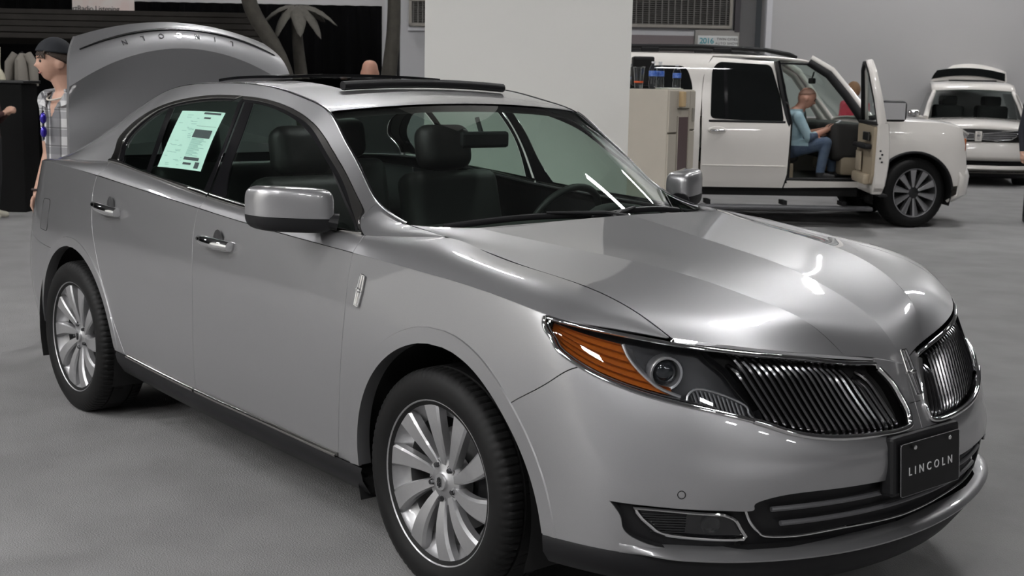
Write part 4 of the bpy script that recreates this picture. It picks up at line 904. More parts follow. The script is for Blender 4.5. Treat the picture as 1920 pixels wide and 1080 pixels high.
B = MB(); B.tube([(-.98, 0, 1.46), (-.95, 0, 1.40)], .01, seg=6); B.box((-.93, 0, 1.375), (.03, .24, .065), bev=.012); B.build('rear_view_mirror', BLACKP, car)
# window sticker inside the rear glass
B = MB(); c4 = np.array(T['sticker']); poly = J(crv(c4[[0, 1]], 8), crv(c4[[1, 2]], 12), crv(c4[[2, 3]], 8), crv(c4[[3, 0]], 12)); patch(B, HOU, poly, step=.03, off=-.003, gap=0, flange=0, side=-1)
stk = lab(B.build('window_sticker', pmat('sticker_paper', (.42, .70, .58), rough=.6), car), 'pale green price sheet')
def stick_quad(a0, a1, b0, b1, mat, nm):
    q = [(1-b)*((1-a)*c4[0]+a*c4[1])+b*((1-a)*c4[3]+a*c4[2]) for a, b in ((a0, b0), (a1, b0), (a1, b1), (a0, b1))]; q = np.array(q); P = HOU(q[:, 0], q[:, 1]); N = HOU.normal(q[:, 0], q[:, 1]); N *= np.sign(N[:, 1:2]); P = (P-N*.0018)*np.array([1, -1, 1.])
    B = MB(); B.add(P, [(0, 1, 2, 3)]); B.build(nm, mat, stk)
INK = pmat('sticker_ink', (.03, .05, .05), rough=.7); INK2 = pmat('sticker_faint_ink', (.22, .42, .36), rough=.7)
for q in ((.55, .93, .02, .055), (.53, .92, .335, .455), (.53, .92, .455, .475), (.55, .88, .80, .85), (.57, .75, .89, .925), (.83, .92, .87, .97), (.60, .75, .11, .14), (.52, .96, .27, .274)): stick_quad(*q, INK, 'sticker_block')
rs = random.Random(3)
for k in range(34):
    a = .06+.44*rs.random(); b = .05+.9*rs.random(); stick_quad(a, min(.5, a+.05+.1*rs.random()), b, b+.007, INK2, 'sticker_line')
for k in range(16):
    b = .49+.3*k/16; stick_quad(.55, .70+.2*rs.random(), b, b+.008, INK2, 'sticker_line')
# ---------------------------------------------------------------- sedan wheels
def tyre_mesh(R, W, rim, grooves=84, name='tyre'):
    """axis along y, centre at origin"""
    prof = [(rim-.012, -.40*W), (rim+.004, -.43*W), (rim+.02, -.475*W), ((rim+R)/2, -.505*W), (R-.028, -.47*W), (R-.010, -.425*W), (R-.002, -.36*W), (R, -.22*W), (R-.007, -.215*W), (R-.007, -.185*W), (R, -.18*W), (R, -.03*W), (R-.007, -.025*W), (R-.007, .025*W), (R, .03*W)]
    prof = prof+[(r, -h) for r, h in prof[::-1]]
    n = len(prof); K = grooves*4; v = []; f = []
    for k in range(K):
        t = 2*PI*k/K; gr = (k % 4 == 0)
        for i, (r, h) in enumerate(prof):
            if gr and (r > R-.012) and abs(h) > .2*W: r -= .005
            v.append((r*math.cos(t), h, r*math.sin(t)))
    for k in range(K):
        j = (k+1) % K
        for i in range(n-1): f.append((k*n+i, j*n+i, j*n+i+1, k*n+i+1))
    return v, f
def sedan_wheel(loc, flip, steer=0):
    e = bpy.data.objects.new('wheel', None); COL.objects.link(e); e.parent = car; e.location = loc; e.rotation_euler = (0, 0, (PI if flip else 0)+steer); e.empty_display_size = .1
    return e
WH = {}
def wheel_parts():
    """meshes in wheel space: outer face towards -y"""
    yf = -.107
    B = MB(); v, f = tyre_mesh(.362, .245, .258); B.add(v, f); yield 'tyre', B, RUBBER, math.radians(35)
    B = MB(); B.lathe([(.262, yf+.012), (.268, yf+.004), (.2675, yf+.001), (.263, yf), (.258, yf+.004), (.254, yf+.014), (.246, yf+.034), (.215, yf+.052), (.205, yf+.056), (.205, yf+.10), (.225, yf+.19)], seg=96, axis='y'); yield 'rim_barrel', B, ALLOY, math.radians(50)
    B = MB(); B.lathe([(.0, yf+.022), (.024, yf+.022), (.030, yf+.026), (.034, yf+.030), (.075, yf+.036), (.082, yf+.05), (.08, yf+.09)], seg=48, axis='y'); yield 'hub', B, ALLOY, math.radians(50)
    B = MB(); B.lathe([(0, yf+.017), (.026, yf+.018), (.029, yf+.023)], seg=32, axis='y'); yield 'centre_cap', B, ALLOY, math.radians(50)
    B = MB(); B.tube([(0, yf+.015, -.017), (0, yf+.015, .017)], .0025, seg=6); B.tube([(-.009, yf+.015, 0), (.009, yf+.015, 0)], .0025, seg=6)
    for sx in (-1, 1): B.tube([(sx*.0075, yf+.016, -.013), (sx*.0085, yf+.016, 0), (sx*.0075, yf+.016, .013)], .0016, seg=5)
    yield 'cap_emblem', B, DCHROME, math.radians(50)
    B = MB(); B.lathe([(.06, yf+.11), (.165, yf+.11), (.165, yf+.125), (.06, yf+.125)], seg=48, axis='y', close=True); yield 'brake_disc', B, pmat('brake_iron', (.20, .20, .20), rough=.4, metal=.9), math.radians(40)
    B = MB(); B.box((.15, yf+.10, .03), (.07, .05, .16), bev=.01); yield 'brake_caliper', B, BLACKP, None
    B = MB(); B.lathe([(.235, yf+.15), (.02, yf+.15)], seg=40, axis='y'); yield 'wheel_back', B, DARK, None
def spoke_mesh():
    yf = -.107; B = MB(); n = 16; rows = []
    for i in range(n):
        t = i/(n-1); r = .050+t*.208; ang = .20*t**1.1-.06
        wl = .014+.030*t**1.1; wr = .014+.024*t**1.1    # half widths: leading and trailing
        yc = yf+.034-.027*math.sin(PI*min(1, t*1.1)*.60)+.0*t
        tx, tz = math.cos(ang), math.sin(ang); px, pz = -tz, tx
        def P(a, d): return (r*tx+px*a, yc+d, r*tz+pz*a)
        rows.append([P(wr*.98, .034), P(wr, .010), P(wr*.72, .001), P(-wl*.80, .0), P(-wl, .006), P(-wl*.98, .034)])
    k = 6; v = [p for r in rows for p in r]; f = []
    for i in range(n-1):
        for j in range(k-1): f.append((i*k+j, i*k+j+1, (i+1)*k+j+1, (i+1)*k+j))
    B.add(v, f); return B
wheels = []
for loc, flip, steer in (((0, -.828, .362), False, 0), ((-2.868, -.828, .362), False, 0), ((0, .828, .362), True, 0), ((-2.868, .828, .362), True, 0)):
    e = sedan_wheel(loc, flip, steer); wheels.append(e)
    if not WH:
        for nm, B, mat, an in wheel_parts(): WH[nm] = B.build(nm, mat, e, angle=an)
        B = spoke_mesh(); sp = B.build('spoke', ALLOY, e, angle=math.radians(30)); WH['spoke'] = sp
        B = MB(); B.lathe([(.0, -.012), (.0075, -.012), (.0085, -.006), (.010, 0), (.010, .01)], seg=6, axis='y'); ln = B.build('lug_nut', DCHROME, e, angle=math.radians(30)); WH['lug'] = ln
        B = MB(); B.lathe([(.017, -.001), (.0165, .002), (.0135, .012), (.0, .012)], seg=16, axis='y'); lh = B.build('lug_hole', BLACKP, e, angle=math.radians(30)); WH['hole'] = lh
    else:
        for nm in ('tyre', 'rim_barrel', 'hub', 'centre_cap', 'cap_emblem', 'brake_disc', 'brake_caliper', 'wheel_back'): mesh_copy(nm, WH[nm], e)
    rot0 = .25 if loc[0] == 0 else .10
    for k in range(10):
        o = WH['spoke'] if (e is wheels[0] and k == 0) else mesh_copy('spoke', WH['spoke'], e); o.rotation_euler = (0, 2*PI*k/10+rot0, 0)
    for k in range(5):
        t = 2*PI*(k+.5)/5+rot0; p = (.057*math.cos(t), -.107+.033, .057*math.sin(t))
        o = WH['lug'] if (e is wheels[0] and k == 0) else mesh_copy('lug_nut', WH['lug'], e); o.location = p
        o = WH['hole'] if (e is wheels[0] and k == 0) else mesh_copy('lug_hole', WH['hole'], e); o.location = (p[0], p[1]+.0, p[2])
# ---------------------------------------------------------------- white sport utility vehicle behind the sedan (x forward from its front axle, y to its left)
suv = thing('sport_utility_vehicle', 'long white sport utility vehicle with open front door and black roof rails', 'suv', hp(4.69, 16.18, 0), TH+math.radians(1.5))
RZ_ = [.40, .52, .66, .9, 1.12, 1.22, 1.42, 1.66, 1.90, 1.97]
RY_ = [.965, .985, .998, 1.005, .995, .975, .925, .86, .785, .72]
def suv_half(x):
    """how far the side is drawn in towards the nose and tail"""
    f = 1-.20*max(0, (x-.28)/.5)**2.2; r = 1-.06*max(0, (-x-3.7)/.7)**2
    return f*r
SX0, SX1 = -4.25, .80
xs = np.linspace(SX0, SX1, 27)
VS = Loft([[(x, y*suv_half(x), z) for x in xs] for y, z in zip(RY_, RZ_)], ut=np.linspace(0, 1, 27), vt=(np.array(RZ_)-RZ_[0])/(RZ_[-1]-RZ_[0]))
def xz(pts): return np.array([((x-SX0)/(SX1-SX0), (z-RZ_[0])/(RZ_[-1]-RZ_[0])) for x, z in pts])
def vpatch(name, pts, mat, s, off=0., gap=.003, flange=.012, par=suv, step=.06):
    B = MB(); patch(B, VS, np.clip(xz(pts), 0, 1), step=step, gap=gap, off=off, flange=flange, side=s); return B.build(name, mat, par)
def rnd(pts, r=.06, n=5):
    """polygon with rounded corners"""
    out = []; P = [Vector((a, b)) for a, b in pts]; k = len(P)
    for i in range(k):
        a, b, c = P[i-1], P[i], P[(i+1) % k]; d0 = (a-b); d1 = (c-b); q = min(r, d0.length*.45, d1.length*.45); p0 = b+d0.normalized()*q; p1 = b+d1.normalized()*q
        for j in range(n+1): t = j/n; out.append(tuple(p0.lerp(b, t).lerp(b.lerp(p1, t), t)))
    return out
arc = lambda cx, cz, r, a0, a1, n=24: [(cx+r*math.cos(a0+(a1-a0)*i/n), cz+r*math.sin(a0+(a1-a0)*i/n)) for i in range(n+1)]
PRIV = pmat('privacy_black_glass', (.006, .007, .007), rough=.02, coat=.3)
TAN = pmat('tan_trim', (.36, .30, .215), rough=.6, bump=(200, .1))
ARC_F = arc(0, .41, .47, PI, 0)
for s in (-1, 1):
    vpatch('quarter_panel', [(-4.2, .5), (-3.82, .5)]+arc(-3.34, .41, .48, PI-.19, .19)+[(-2.84, .44), (-2.53, .44), (-2.53, 1.2), (-2.49, 1.7), (-2.41, 1.90), (-2.36, 1.965), (-4.2, 1.965)], WHITEP, s)
    vpatch('quarter_window', rnd([(-3.95, 1.24), (-2.66, 1.23), (-2.61, 1.60), (-2.69, 1.83), (-3.85, 1.83)], .09), PRIV, s, off=.004, gap=0, flange=.004)
    rd_ = vpatch('rear_door', [(-2.51, .44), (-1.53, .44), (-1.49, .60), (-1.47, 1.20), (-1.53, 1.55), (-1.66, 1.90), (-2.37, 1.94), (-2.47, 1.82), (-2.51, 1.5)], WHITEP, s)
    vpatch('window', rnd([(-2.41, 1.235), (-1.55, 1.20), (-1.59, 1.50), (-1.70, 1.86), (-2.31, 1.885), (-2.39, 1.80)], .06), PRIV, s, off=.004, gap=0, flange=.004, par=rd_)
    vpatch('window_divider', [(-2.24, 1.235), (-2.20, 1.235), (-2.22, 1.87), (-2.26, 1.87)], GLOSSB, s, off=.007, gap=0, flange=.004, par=rd_)
    B = MB(); B.box((-1.98, s*.97, 1.205), (.90, .03, .03), bev=.01); B.build('belt_trim', BLACKP, rd_)
    # handle
    B = MB(); B.lathe([(.0, .016), (.075, .012), (.085, .004), (.088, 0)], seg=24, axis='y', c=(-2.23, 0, 0)); B.v = [(-2.33+(x+2.23)*1.25, s*(1.0+y), 1.10+z*.52) for x, y, z in B.v]; B.build('handle_cup', WHITEP, rd_, smooth=True)
    B = MB(); B.tube([(-2.41, s*1.02, 1.10), (-2.33, s*1.035, 1.10), (-2.25, s*1.02, 1.10)], [.012, .016, .012], seg=10); lab(B.build('door_handle', CHROME, rd_, smooth=True), 'chrome pull handle')
    # crease and lower moulding
    B = MB(); B.box((-2.0, s*1.003, .695), (.98, .012, .012), bev=.004); B.build('door_moulding', WHITEP, rd_)
    vpatch('fender', [(-.62, .46), (-.47, .46)]+arc(0, .41, .475, PI-.1, .16)+[(.60, .50), (.66, .70), (.63, .93), (.56, 1.17), (.30, 1.23), (-.30, 1.25), (-.55, 1.24), (-.66, 1.10)], WHITEP, s)
    B = MB(); a = arc(0, .41, .475, PI-.1, .1); pts = [(x, s*(1.0*suv_half(x)+.004), z) for x, z in a]; B.tube(pts, .016, seg=8); B.build('arch_lip', BLACKP, suv, smooth=True)
    # sill and pillars round the front door opening
    vpatch('sill', [(-1.52, .44), (-.60, .46), (-.60, .53), (-1.49, .53)], WHITEP, s)
    B = MB(); B.tube([(-.52, s*.985, 1.15), (-.60, s*.965, 1.22), (-.82, s*.90, 1.52), (-1.02, s*.835, 1.76), (-1.25, s*.785, 1.90)], [.06, .06, .05, .05, .045], seg=10); B.build('front_pillar', BLACKP if s < 0 else WHITEP, suv, smooth=True)
    B = MB(); B.tube([(-.47, s*.96, 1.19), (-.54, s*.94, 1.27), (-.78, s*.865, 1.57), (-.98, s*.80, 1.81), (-1.22, s*.745, 1.945)], .045, seg=10); B.build('pillar_cover', WHITEP, suv, smooth=True)
    B = MB(); B.tube([(-1.50, s*.94, .5), (-1.49, s*.94, 1.2), (-1.63, s*.82, 1.90)], [.05, .05, .04], seg=8); B.build('centre_pillar', GLOSSB, suv, smooth=True)
    # running board with brackets
    B = MB(); B.box((-1.66, s*1.04, .22), (2.35, .17, .05), bev=.02); rb = B.build('running_board', pmat('board_grey', (.10, .10, .105), rough=.4), suv)
    for x in (-2.4, -1.5, -.8): B = MB(); B.box((x, s*.90, .27), (.05, .22, .05)); B.build('bracket', BLACKP, rb)
    # roof rail
    B = MB(); B.tube([(-3.9, s*.66, 1.985), (-3.7, s*.66, 2.045), (-2.5, s*.655, 2.06), (-1.75, s*.65, 2.035), (-1.45, s*.645, 1.985), (-1.36, s*.64, 1.955)], [.02, .026, .026, .026, .03, .02], seg=10); rl = B.build('roof_rail', BLACKP, suv, smooth=True)
    for x in (-3.1, -2.25): B = MB(); B.box((x, s*.66, 2.02), (.22, .05, .06), bev=.015); B.build('rail_foot', BLACKP, rl)
# far front door (closed) and its glass
vpatch('front_door', [(-1.48, .46), (-.62, .48), (-.64, 1.10), (-.66, 1.22), (-1.46, 1.22)], WHITEP, 1)
vpatch('front_window', [(-1.46, 1.23), (-.68, 1.23), (-.98, 1.70), (-1.18, 1.88), (-1.62, 1.89)], GLASS, 1, flange=0)
# roof, windscreen, hood, front
def grid_mesh(name, rows, mat, par, smooth=True, sol=0):
    B = MB(); nr, nc = len(rows), len(rows[0]); B.add([p for r in rows for p in r], [(i*nc+j, i*nc+j+1, (i+1)*nc+j+1, (i+1)*nc+j) for i in range(nr-1) for j in range(nc-1)]); o = B.build(name, mat, par, smooth=smooth)
    if sol: md = o.modifiers.new('thickness', 'SOLIDIFY'); md.thickness = sol; md.offset = -1
    return o
yy = np.linspace(-1, 1, 13)
grid_mesh('roof', [[(x, .72*k, z0+.03*(1-k*k)) for k in yy] for x, z0 in ((-4.2, 1.90), (-3.9, 1.96), (-3.2, 1.972), (-2.2, 1.97), (-1.6, 1.955), (-1.3, 1.93), (-1.18, 1.905))], WHITEP, suv, sol=.03)
grid_mesh('windshield', [[(x+.06*(1-k*k), w_*k, z) for k in yy] for x, w_, z in ((-1.18, .70, 1.90), (-.95, .75, 1.74), (-.7, .82, 1.48), (-.45, .88, 1.22))], GLASS, suv)
grid_mesh('hood', [[(x+.06*(1-k*k), w_*k, z+.045*(1-k**4)) for k in yy] for x, w_, z in ((-.48, .90, 1.225), (-.1, .92, 1.225), (.3, .90, 1.215), (.55, .84, 1.18), (.72, .74, 1.10))], WHITEP, suv, sol=.03)
fr_ = grid_mesh('front_bumper', [[(x-.30*abs(k)**3.2, w_*k, z) for k in np.linspace(-1, 1, 21)] for x, w_, z in ((.74, .93, .30), (.86, .95, .38), (.88, .955, .60), (.84, .94, .72))], WHITEP, suv, sol=.03)
grid_mesh('grille_surround', [[(x-.28*abs(k)**3.2, w_*k, z) for k in np.linspace(-1, 1, 21)] for x, w_, z in ((.84, .93, .72), (.83, .90, .90), (.78, .84, 1.10))], CHROME, suv, sol=.02)
for s in (-1, 1):
    B = MB(); B.box((.60, s*.795, 1.0), (.10, .26, .24), rot=Matrix.Rotation(s*math.radians(32), 3, 'Z'), bev=.03); hl = B.build('headlight', CHROME, suv, smooth=True)
    B = MB(); B.box((.575, s*.885, .975), (.12, .05, .16), rot=Matrix.Rotation(s*math.radians(20), 3, 'Z'), bev=.02); lab(B.build('side_marker', AMBER, hl, smooth=True), 'amber side marker')
# cabin
B = MB(); B.box((-2.4, 0, .50), (3.9, 1.86, .06)); B.build('cabin_floor', CLOTHB, suv)
B = MB(); B.box((-.70, 0, .98), (.50, 1.72, .44), bev=.08); B.build('dashboard', CLOTHB, suv, smooth=True)
B = MB(); B.box((-.62, -.2, .72), (.42, 1.30, .26), bev=.04); B.build('lower_dash', TAN, suv, smooth=True)
B = MB(); B.box((-.46, 0, .60), (.06, 1.8, .6)); B.build('firewall', DARK, suv)
for s in (-1, 1):
    for x, c in ((-1.70, CLOTHB), (-2.80, CLOTHB)):
        B = MB(); B.box((x+.12, s*.48, .80), (.56, .58, .16), bev=.06); B.box((x-.22, s*.48, 1.14), (.17, .56, .62), rot=Matrix.Rotation(math.radians(-12), 3, 'Y'), bev=.06); st_ = B.build('seat', c, suv, smooth=True)
        B = MB(); B.box((x-.32, s*.48, 1.56), (.10, .28, .18), bev=.04); B.build('headrest', c, st_, smooth=True)
        B = MB(); B.box((x+.1, s*.48, .62), (.5, .5, .2), bev=.02); B.build('seat_base', TAN, st_)
B = MB(); B.tube([(-.98, 0, 1.80), (-1.0, 0, 1.72)], .01, seg=6); B.box((-1.0, 0, 1.69), (.03, .27, .07), bev=.015); B.build('rear_view_mirror', BLACKP, suv)
B = MB(); B.tube([(-.98+.0, .48+.19*math.cos(t), 1.16+.19*math.sin(t)) for t in np.linspace(0, 2*PI, 28, endpoint=False)], .015, seg=8, closed=True); B.build('steering_wheel', CLOTHB, suv, smooth=True)
# underside and wells
B = MB(); B.box((-1.7, 0, .40), (4.6, 1.2, .16)); B.box((-1.68, 0, .40), (2.1, 1.84, .10)); B.build('underbody', DARK, suv)
for cx in (0, -3.34):
    for s in (-1, 1):
        B = MB(); v = []; K = 20
        for yv, r in ((.985, .475), (.62, .475), (.62, .02)):
            for i in range(K+1): t = PI*(-.1+1.2*i/K); v.append((cx+r*math.cos(t), s*yv*(suv_half(cx+r*math.cos(t)) if yv > .9 else 1), .41+r*math.sin(t)))
        B.add(v, [(j*(K+1)+i, j*(K+1)+i+1, (j+1)*(K+1)+i+1, (j+1)*(K+1)+i) for j in range(2) for i in range(K)]); B.build('wheel_well', DARK, suv, smooth=True)
# open near front door: stands out square from the body, inner side towards the tail
dr = bpy.data.objects.new('front_door', None); COL.objects.link(dr); dr.parent = suv; dr.location = (-.60, -1.0, 0); dr.rotation_euler = (0, 0, math.radians(264)); dr.empty_display_size = .1
# door space: x from the hinge (0) to the latch edge (1.05) , y = outer side (+) , z up
def dgrid(poly, y0, y1, name, mat, par=dr, bev=0): B = MB(); B.prism(poly, y1-y0, axis='y', c=(0, y0, 0)); return B.build(name, mat, par, angle=math.radians(30))
outl = rnd([(.02, .50), (.85, .46), (1.0, .56), (1.06, 1.22), (.02, 1.25)], .05)
# skin and latch edge: a shell whose outer face swells
rows = []
for z in np.linspace(.46, 1.24, 9):
    xe = np.interp(z, [.46, .56, 1.22, 1.24], [.90, 1.0, 1.06, 1.06]); sw = .05*math.sin(PI*(z-.40)/.95)
    rows.append([(0, .0, z), (0, .03+sw, z), (xe*.3, .05+sw, z), (xe*.7, .05+sw, z), (xe-.02, .035+sw, z), (xe, .02+sw, z), (xe, -.05, z), (xe-.015, -.06, z), (.02, -.06, z), (0, 0, z)])
o = grid_mesh('door_skin', rows, WHITEP, dr)
B = MB(); B.prism(rnd([(.0, .46), (.90, .46), (1.0, .56), (1.06, 1.24), (0, 1.24)], .04), .10, axis='y', c=(0, -.055, 0)); B.build('door_core', WHITEP, dr)
B = MB(); B.prism(rnd([(.05, .58), (.88, .56), (.96, .66), (1.0, 1.20), (.05, 1.22)], .05), .035, axis='y', c=(0, -.092, 0)); ip = lab(B.build('inner_panel', TAN, dr, angle=math.radians(30)), 'tan inner door panel')
B = MB(); B.box((.55, -.125, .98), (.72, .10, .06), bev=.025); B.build('armrest', BLACKP, ip, smooth=True)
B = MB(); B.box((.52, -.12, .62), (.70, .09, .12), bev=.03); B.build('door_pocket', TAN, ip, smooth=True)
B = MB(); B.box((.30, -.115, .80), (.30, .015, .22), bev=.007); B.build('panel_inlay', pmat('tan_light', (.42, .36, .27), rough=.6), ip, smooth=True)
B = MB(); B.box((.70, -.118, 1.09), (.34, .02, .10), bev=.009); B.build('switch_panel', GLOSSB, ip)
B = MB(); B.box((.5, -.05, 1.235), (.98, .08, .04), bev=.01); B.build('belt_seal', BLACKP, dr)
# upper frame: up from the latch end, forward and down to the hinge, leaning in with the glass
ln = lambda z: -.02-.22*max(0, z-1.24)
fp = [(1.03, ln(1.24), 1.24), (1.05, ln(1.5), 1.50), (.98, ln(1.80), 1.80), (.90, ln(1.90), 1.895), (.78, ln(1.91), 1.90), (.62, ln(1.83), 1.83), (.36, ln(1.55), 1.55), (.06, ln(1.24), 1.25)]
B = MB(); B.tube(fp, [.05, .046, .042, .04, .036, .034, .034, .036], seg=10, flat=.8); wf = B.build('window_frame', WHITEP, dr, smooth=True)
B = MB(); B.tube([(x*.96+.015, y-.028, z-.015) for x, y, z in fp], .026, seg=8); B.build('frame_seal', BLACKP, wf, smooth=True)
B = MB(); B.add([(x, y, z) for x, y, z in fp], [tuple(range(len(fp)))]); B.build('door_glass', glass_mat('suv_door_glass', (.80, .86, .84)), dr)
B = MB(); B.box((.20, .26, 1.36), (.12, .30, .24), bev=.05); mr = B.build('side_mirror', BLACKP, dr, smooth=True)
B = MB(); B.box((.263, .26, 1.36), (.006, .25, .19), bev=.002); B.build('mirror_glass', CHROME, mr)
B = MB(); B.tube([(.16, .0, 1.27), (.18, .14, 1.30)], .03, seg=8); B.build('mirror_arm', BLACKP, mr, smooth=True)
for z, y in ((.86, -.02), (.90, .0), (.94, -.02), (.82, 0)): B = MB(); B.lathe([(0, .004), (.010, .004), (.012, 0)], seg=8, axis='x', c=(1.035, y, z)); B.build('latch_bolt', BLACKP, dr)
B = MB(); B.box((.50, .06, .445), (.8, .10, .03), bev=.01); B.build('door_sill_seal', BLACKP, dr)
# door seal round the opening
B = MB(); B.tube([(-1.48, -.97, .55), (-.72, -.97, .56), (-.66, -.96, .62), (-.65, -.95, 1.15)], .016, seg=6); B.tube([(-1.48, -.97, .55), (-1.46, -.95, 1.2), (-1.62, -.82, 1.88), (-1.2, -.80, 1.88)], .018, seg=6); B.build('door_seal', BLACKP, suv)
# wheels of the sport utility vehicle
def plain_wheel(par, loc, R, W, rim, spokes, mat_face, mat_dark, flip, steer=0, cache={}):
    e = bpy.data.objects.new('wheel', None); COL.objects.link(e); e.parent = par; e.location = loc; e.rotation_euler = (0, 0, (PI if flip else 0)+steer); e.empty_display_size = .1
    key = (R, spokes)
    if key not in cache:
        c = {}; yf = -W/2+.012
        B = MB(); v, f = tyre_mesh(R, W, rim, 40); B.add(v, f); c['tyre'] = B.build('tyre', RUBBER, e, angle=math.radians(35))
        B = MB(); B.lathe([(rim+.004, yf+.01), (rim+.006, yf-.002), (rim-.006, yf-.003), (rim-.014, yf+.012), (rim-.02, yf+.10), (rim-.03, yf+.2)], seg=64, axis='y'); c['rim_barrel'] = B.build('rim_barrel', mat_face, e, angle=math.radians(50))
        B = MB(); B.lathe([(0, yf+.02), (.05, yf+.02), (.085, yf+.035), (.09, yf+.09)], seg=32, axis='y'); c['hub'] = B.build('hub', mat_dark, e, angle=math.radians(50))
        B = MB(); B.lathe([(rim-.02, yf+.12), (.02, yf+.12)], seg=32, axis='y'); c['wheel_back'] = B.build('wheel_back', DARK, e)
        B = MB(); L_ = rim-.012
        for sx in (-1, 1): B.add([(.05, yf+.03, sx*.012), (L_, yf+.004, sx*.040), (L_, yf+.05, sx*.045), (.05, yf+.08, sx*.02), (.05, yf+.028, sx*.004), (L_, yf+.0, sx*.016)], [(4, 5, 1, 0), (0, 1, 2, 3)])
        B.add([(.05, yf+.028, -.004), (L_, yf+.0, -.016), (L_, yf+.0, .016), (.05, yf+.028, .004)], [(0, 1, 2, 3)])
        c['spoke'] = B.build('spoke', mat_face, e)
        cache[key] = c; o = c['spoke']
    else:
        c = cache[key]
        for nm in ('tyre', 'rim_barrel', 'hub', 'wheel_back'): mesh_copy(nm, c[nm], e)
        o = mesh_copy('spoke', c['spoke'], e)
    for k in range(spokes):
        q = o if k == 0 else mesh_copy('spoke', c['spoke'], e); q.rotation_euler = (0, 2*PI*k/spokes+.2, 0)
    return e
MACH = pmat('machined_alloy', (.42, .42, .43), rough=.28, metal=.9); DKA = pmat('dark_alloy', (.03, .03, .032), rough=.3, metal=.5)
plain_wheel(suv, (0, -.86, .41), .41, .285, .282, 10, MACH, DKA, False, math.radians(14)); plain_wheel(suv, (0, .86, .41), .41, .285, .282, 10, MACH, DKA, True, math.radians(14))
plain_wheel(suv, (-3.34, -.86, .41), .41, .285, .282, 10, MACH, DKA, False); plain_wheel(suv, (-3.34, .86, .41), .41, .285, .282, 10, MACH, DKA, True)
# ---------------------------------------------------------------- white crossover further back, nose towards the aisle, tailgate up
# own space: x forward (towards the sedan), y to its left, z up, origin under its front axle
xo = thing('crossover', 'white crossover with raised tailgate and split wing grille by the white wall', 'car', hp(8.13, 22.9, 0), TH-PI/2-math.radians(15))
K21 = np.linspace(-1, 1, 21)
def xg(name, secs, mat, par=xo, sol=0, p=3.):
    """secs: (x at centre, pull-back at the ends, half width, z, crown)"""
    return grid_mesh(name, [[(x-b*abs(k)**p, w_*k, z+c*(1-k*k)) for k in K21] for x, b, w_, z, c in secs], mat, par, sol=sol)
xg('front_bumper', [(.86, .34, .93, .44, 0), (.90, .36, .945, .52, 0), (.90, .38, .95, .60, 0), (.87, .40, .94, .70, 0), (.84, .42, .92, .78, 0)], WHITEP, sol=.03)
xg('lower_bumper', [(.80, .32, .90, .26, 0), (.87, .34, .93, .30, 0), (.87, .34, .93, .36, 0)], WHITEP, sol=.03)
lg = xg('lower_grille', [(.80, .34, .88, .28, 0), (.82, .36, .90, .46, 0)], DARK)
for z in (.38, .42): xg('grille_bar', [(.835, .34, .80, z-.008, 0), (.845, .34, .80, z, 0), (.835, .34, .80, z+.008, 0)], GLOSSB, lg)
xg('skid_trim', [(.83, .33, .90, .215, 0), (.87, .34, .92, .235, 0), (.84, .34, .91, .255, 0)], BRUSHED, sol=.01)
xg('valance', [(.70, .30, .86, .14, 0), (.80, .32, .89, .22, 0)], BLACKP, sol=.02)
xg('hood', [(.84, .42, .90, .93, .05), (.78, .40, .90, .97, .07), (.6, .32, .89, 1.02, .08), (.2, .2, .88, 1.06, .07), (-.15, .12, .86, 1.10, .05)], WHITEP, sol=.03)
xg('nose', [(.87, .42, .93, .76, 0), (.86, .42, .92, .93, .03)], DARK, sol=.02)
for s in (-1, 1):
    # grille wing with horizontal bars
    q = lambda y, z, off=0: (.885+off-.42*(abs(y)/.93)**3, s*y, z)
    B = MB(); B.tube([q(.06, .80), q(.30, .785), q(.52, .80), q(.62, .86), q(.70, .955), q(.45, .935), q(.2, .915), q(.07, .90)], .012, seg=8, closed=True); gw = B.build('grille_frame', CHROME, xo, smooth=True)
    for k in range(4):
        z0 = .812+.026*k; y1 = .56+.035*k; B = MB(); B.tube([q(.07+(y1-.07)*t, z0+.012*t*k/2, .002) for t in np.linspace(0, 1, 8)], .008, seg=6); B.build('grille_bar', MACH, gw, smooth=True)
    B = MB(); B.tube([q(.62, .87), q(.74, .93), q(.86, .97)], [.03, .045, .02], seg=10, flat=.8); B.build('headlight', pmat('lamp_dark_chrome', (.25, .25, .26), rough=.12, metal=1.), xo, smooth=True)
    # pillar, side skin, mirror
    B = MB(); B.tube([(-.12, s*.83, 1.12), (-.5, s*.76, 1.38), (-.85, s*.68, 1.58)], [.05, .045, .04], seg=10); B.build('front_pillar', WHITEP, xo, smooth=True)
    sx = np.linspace(.46, -3.3, 18)
    grid_mesh('side_skin', [[(x, s*y*(1-.10*max(0, (x-.1)/.4)**2), z) for x in sx] for y, z in ((.90, .30), (.94, .55), (.945, .80), (.92, 1.0), (.87, 1.10))], WHITEP, xo, sol=.02)
    grid_mesh('side_glass', [[(x, s*y, z) for x in np.linspace(-.25, -3.0, 6)] for y, z in ((.865, 1.10), (.70, 1.56))], PRIV, xo)
    B = MB(); B.box((-.28, s*1.03, 1.19), (.10, .22, .13), bev=.045); mr = B.build('side_mirror', CHROME if s < 0 else WHITEP, xo, smooth=True)
    B = MB(); B.tube([(-.25, s*.86, 1.12), (-.27, s*.97, 1.15)], .025, seg=8); B.build('mirror_arm', WHITEP, mr, smooth=True)
B = MB(); B.lathe([(0, .01), (.02, .008), (.024, 0)], seg=12, axis='x', c=(.90, 0, .86)); emb(B, Vector((.90, 0, .86)), Vector((0, 1, 0)), Vector((0, 0, 1)), Vector((1, 0, 0)), .12, .026); B.build('nose_emblem', CHROME, xo, smooth=True)
B = MB(); B.box((.885, 0, .85), (.02, .11, .17), bev=.008); B.build('nose_bridge', WHITEP, xo, smooth=True)
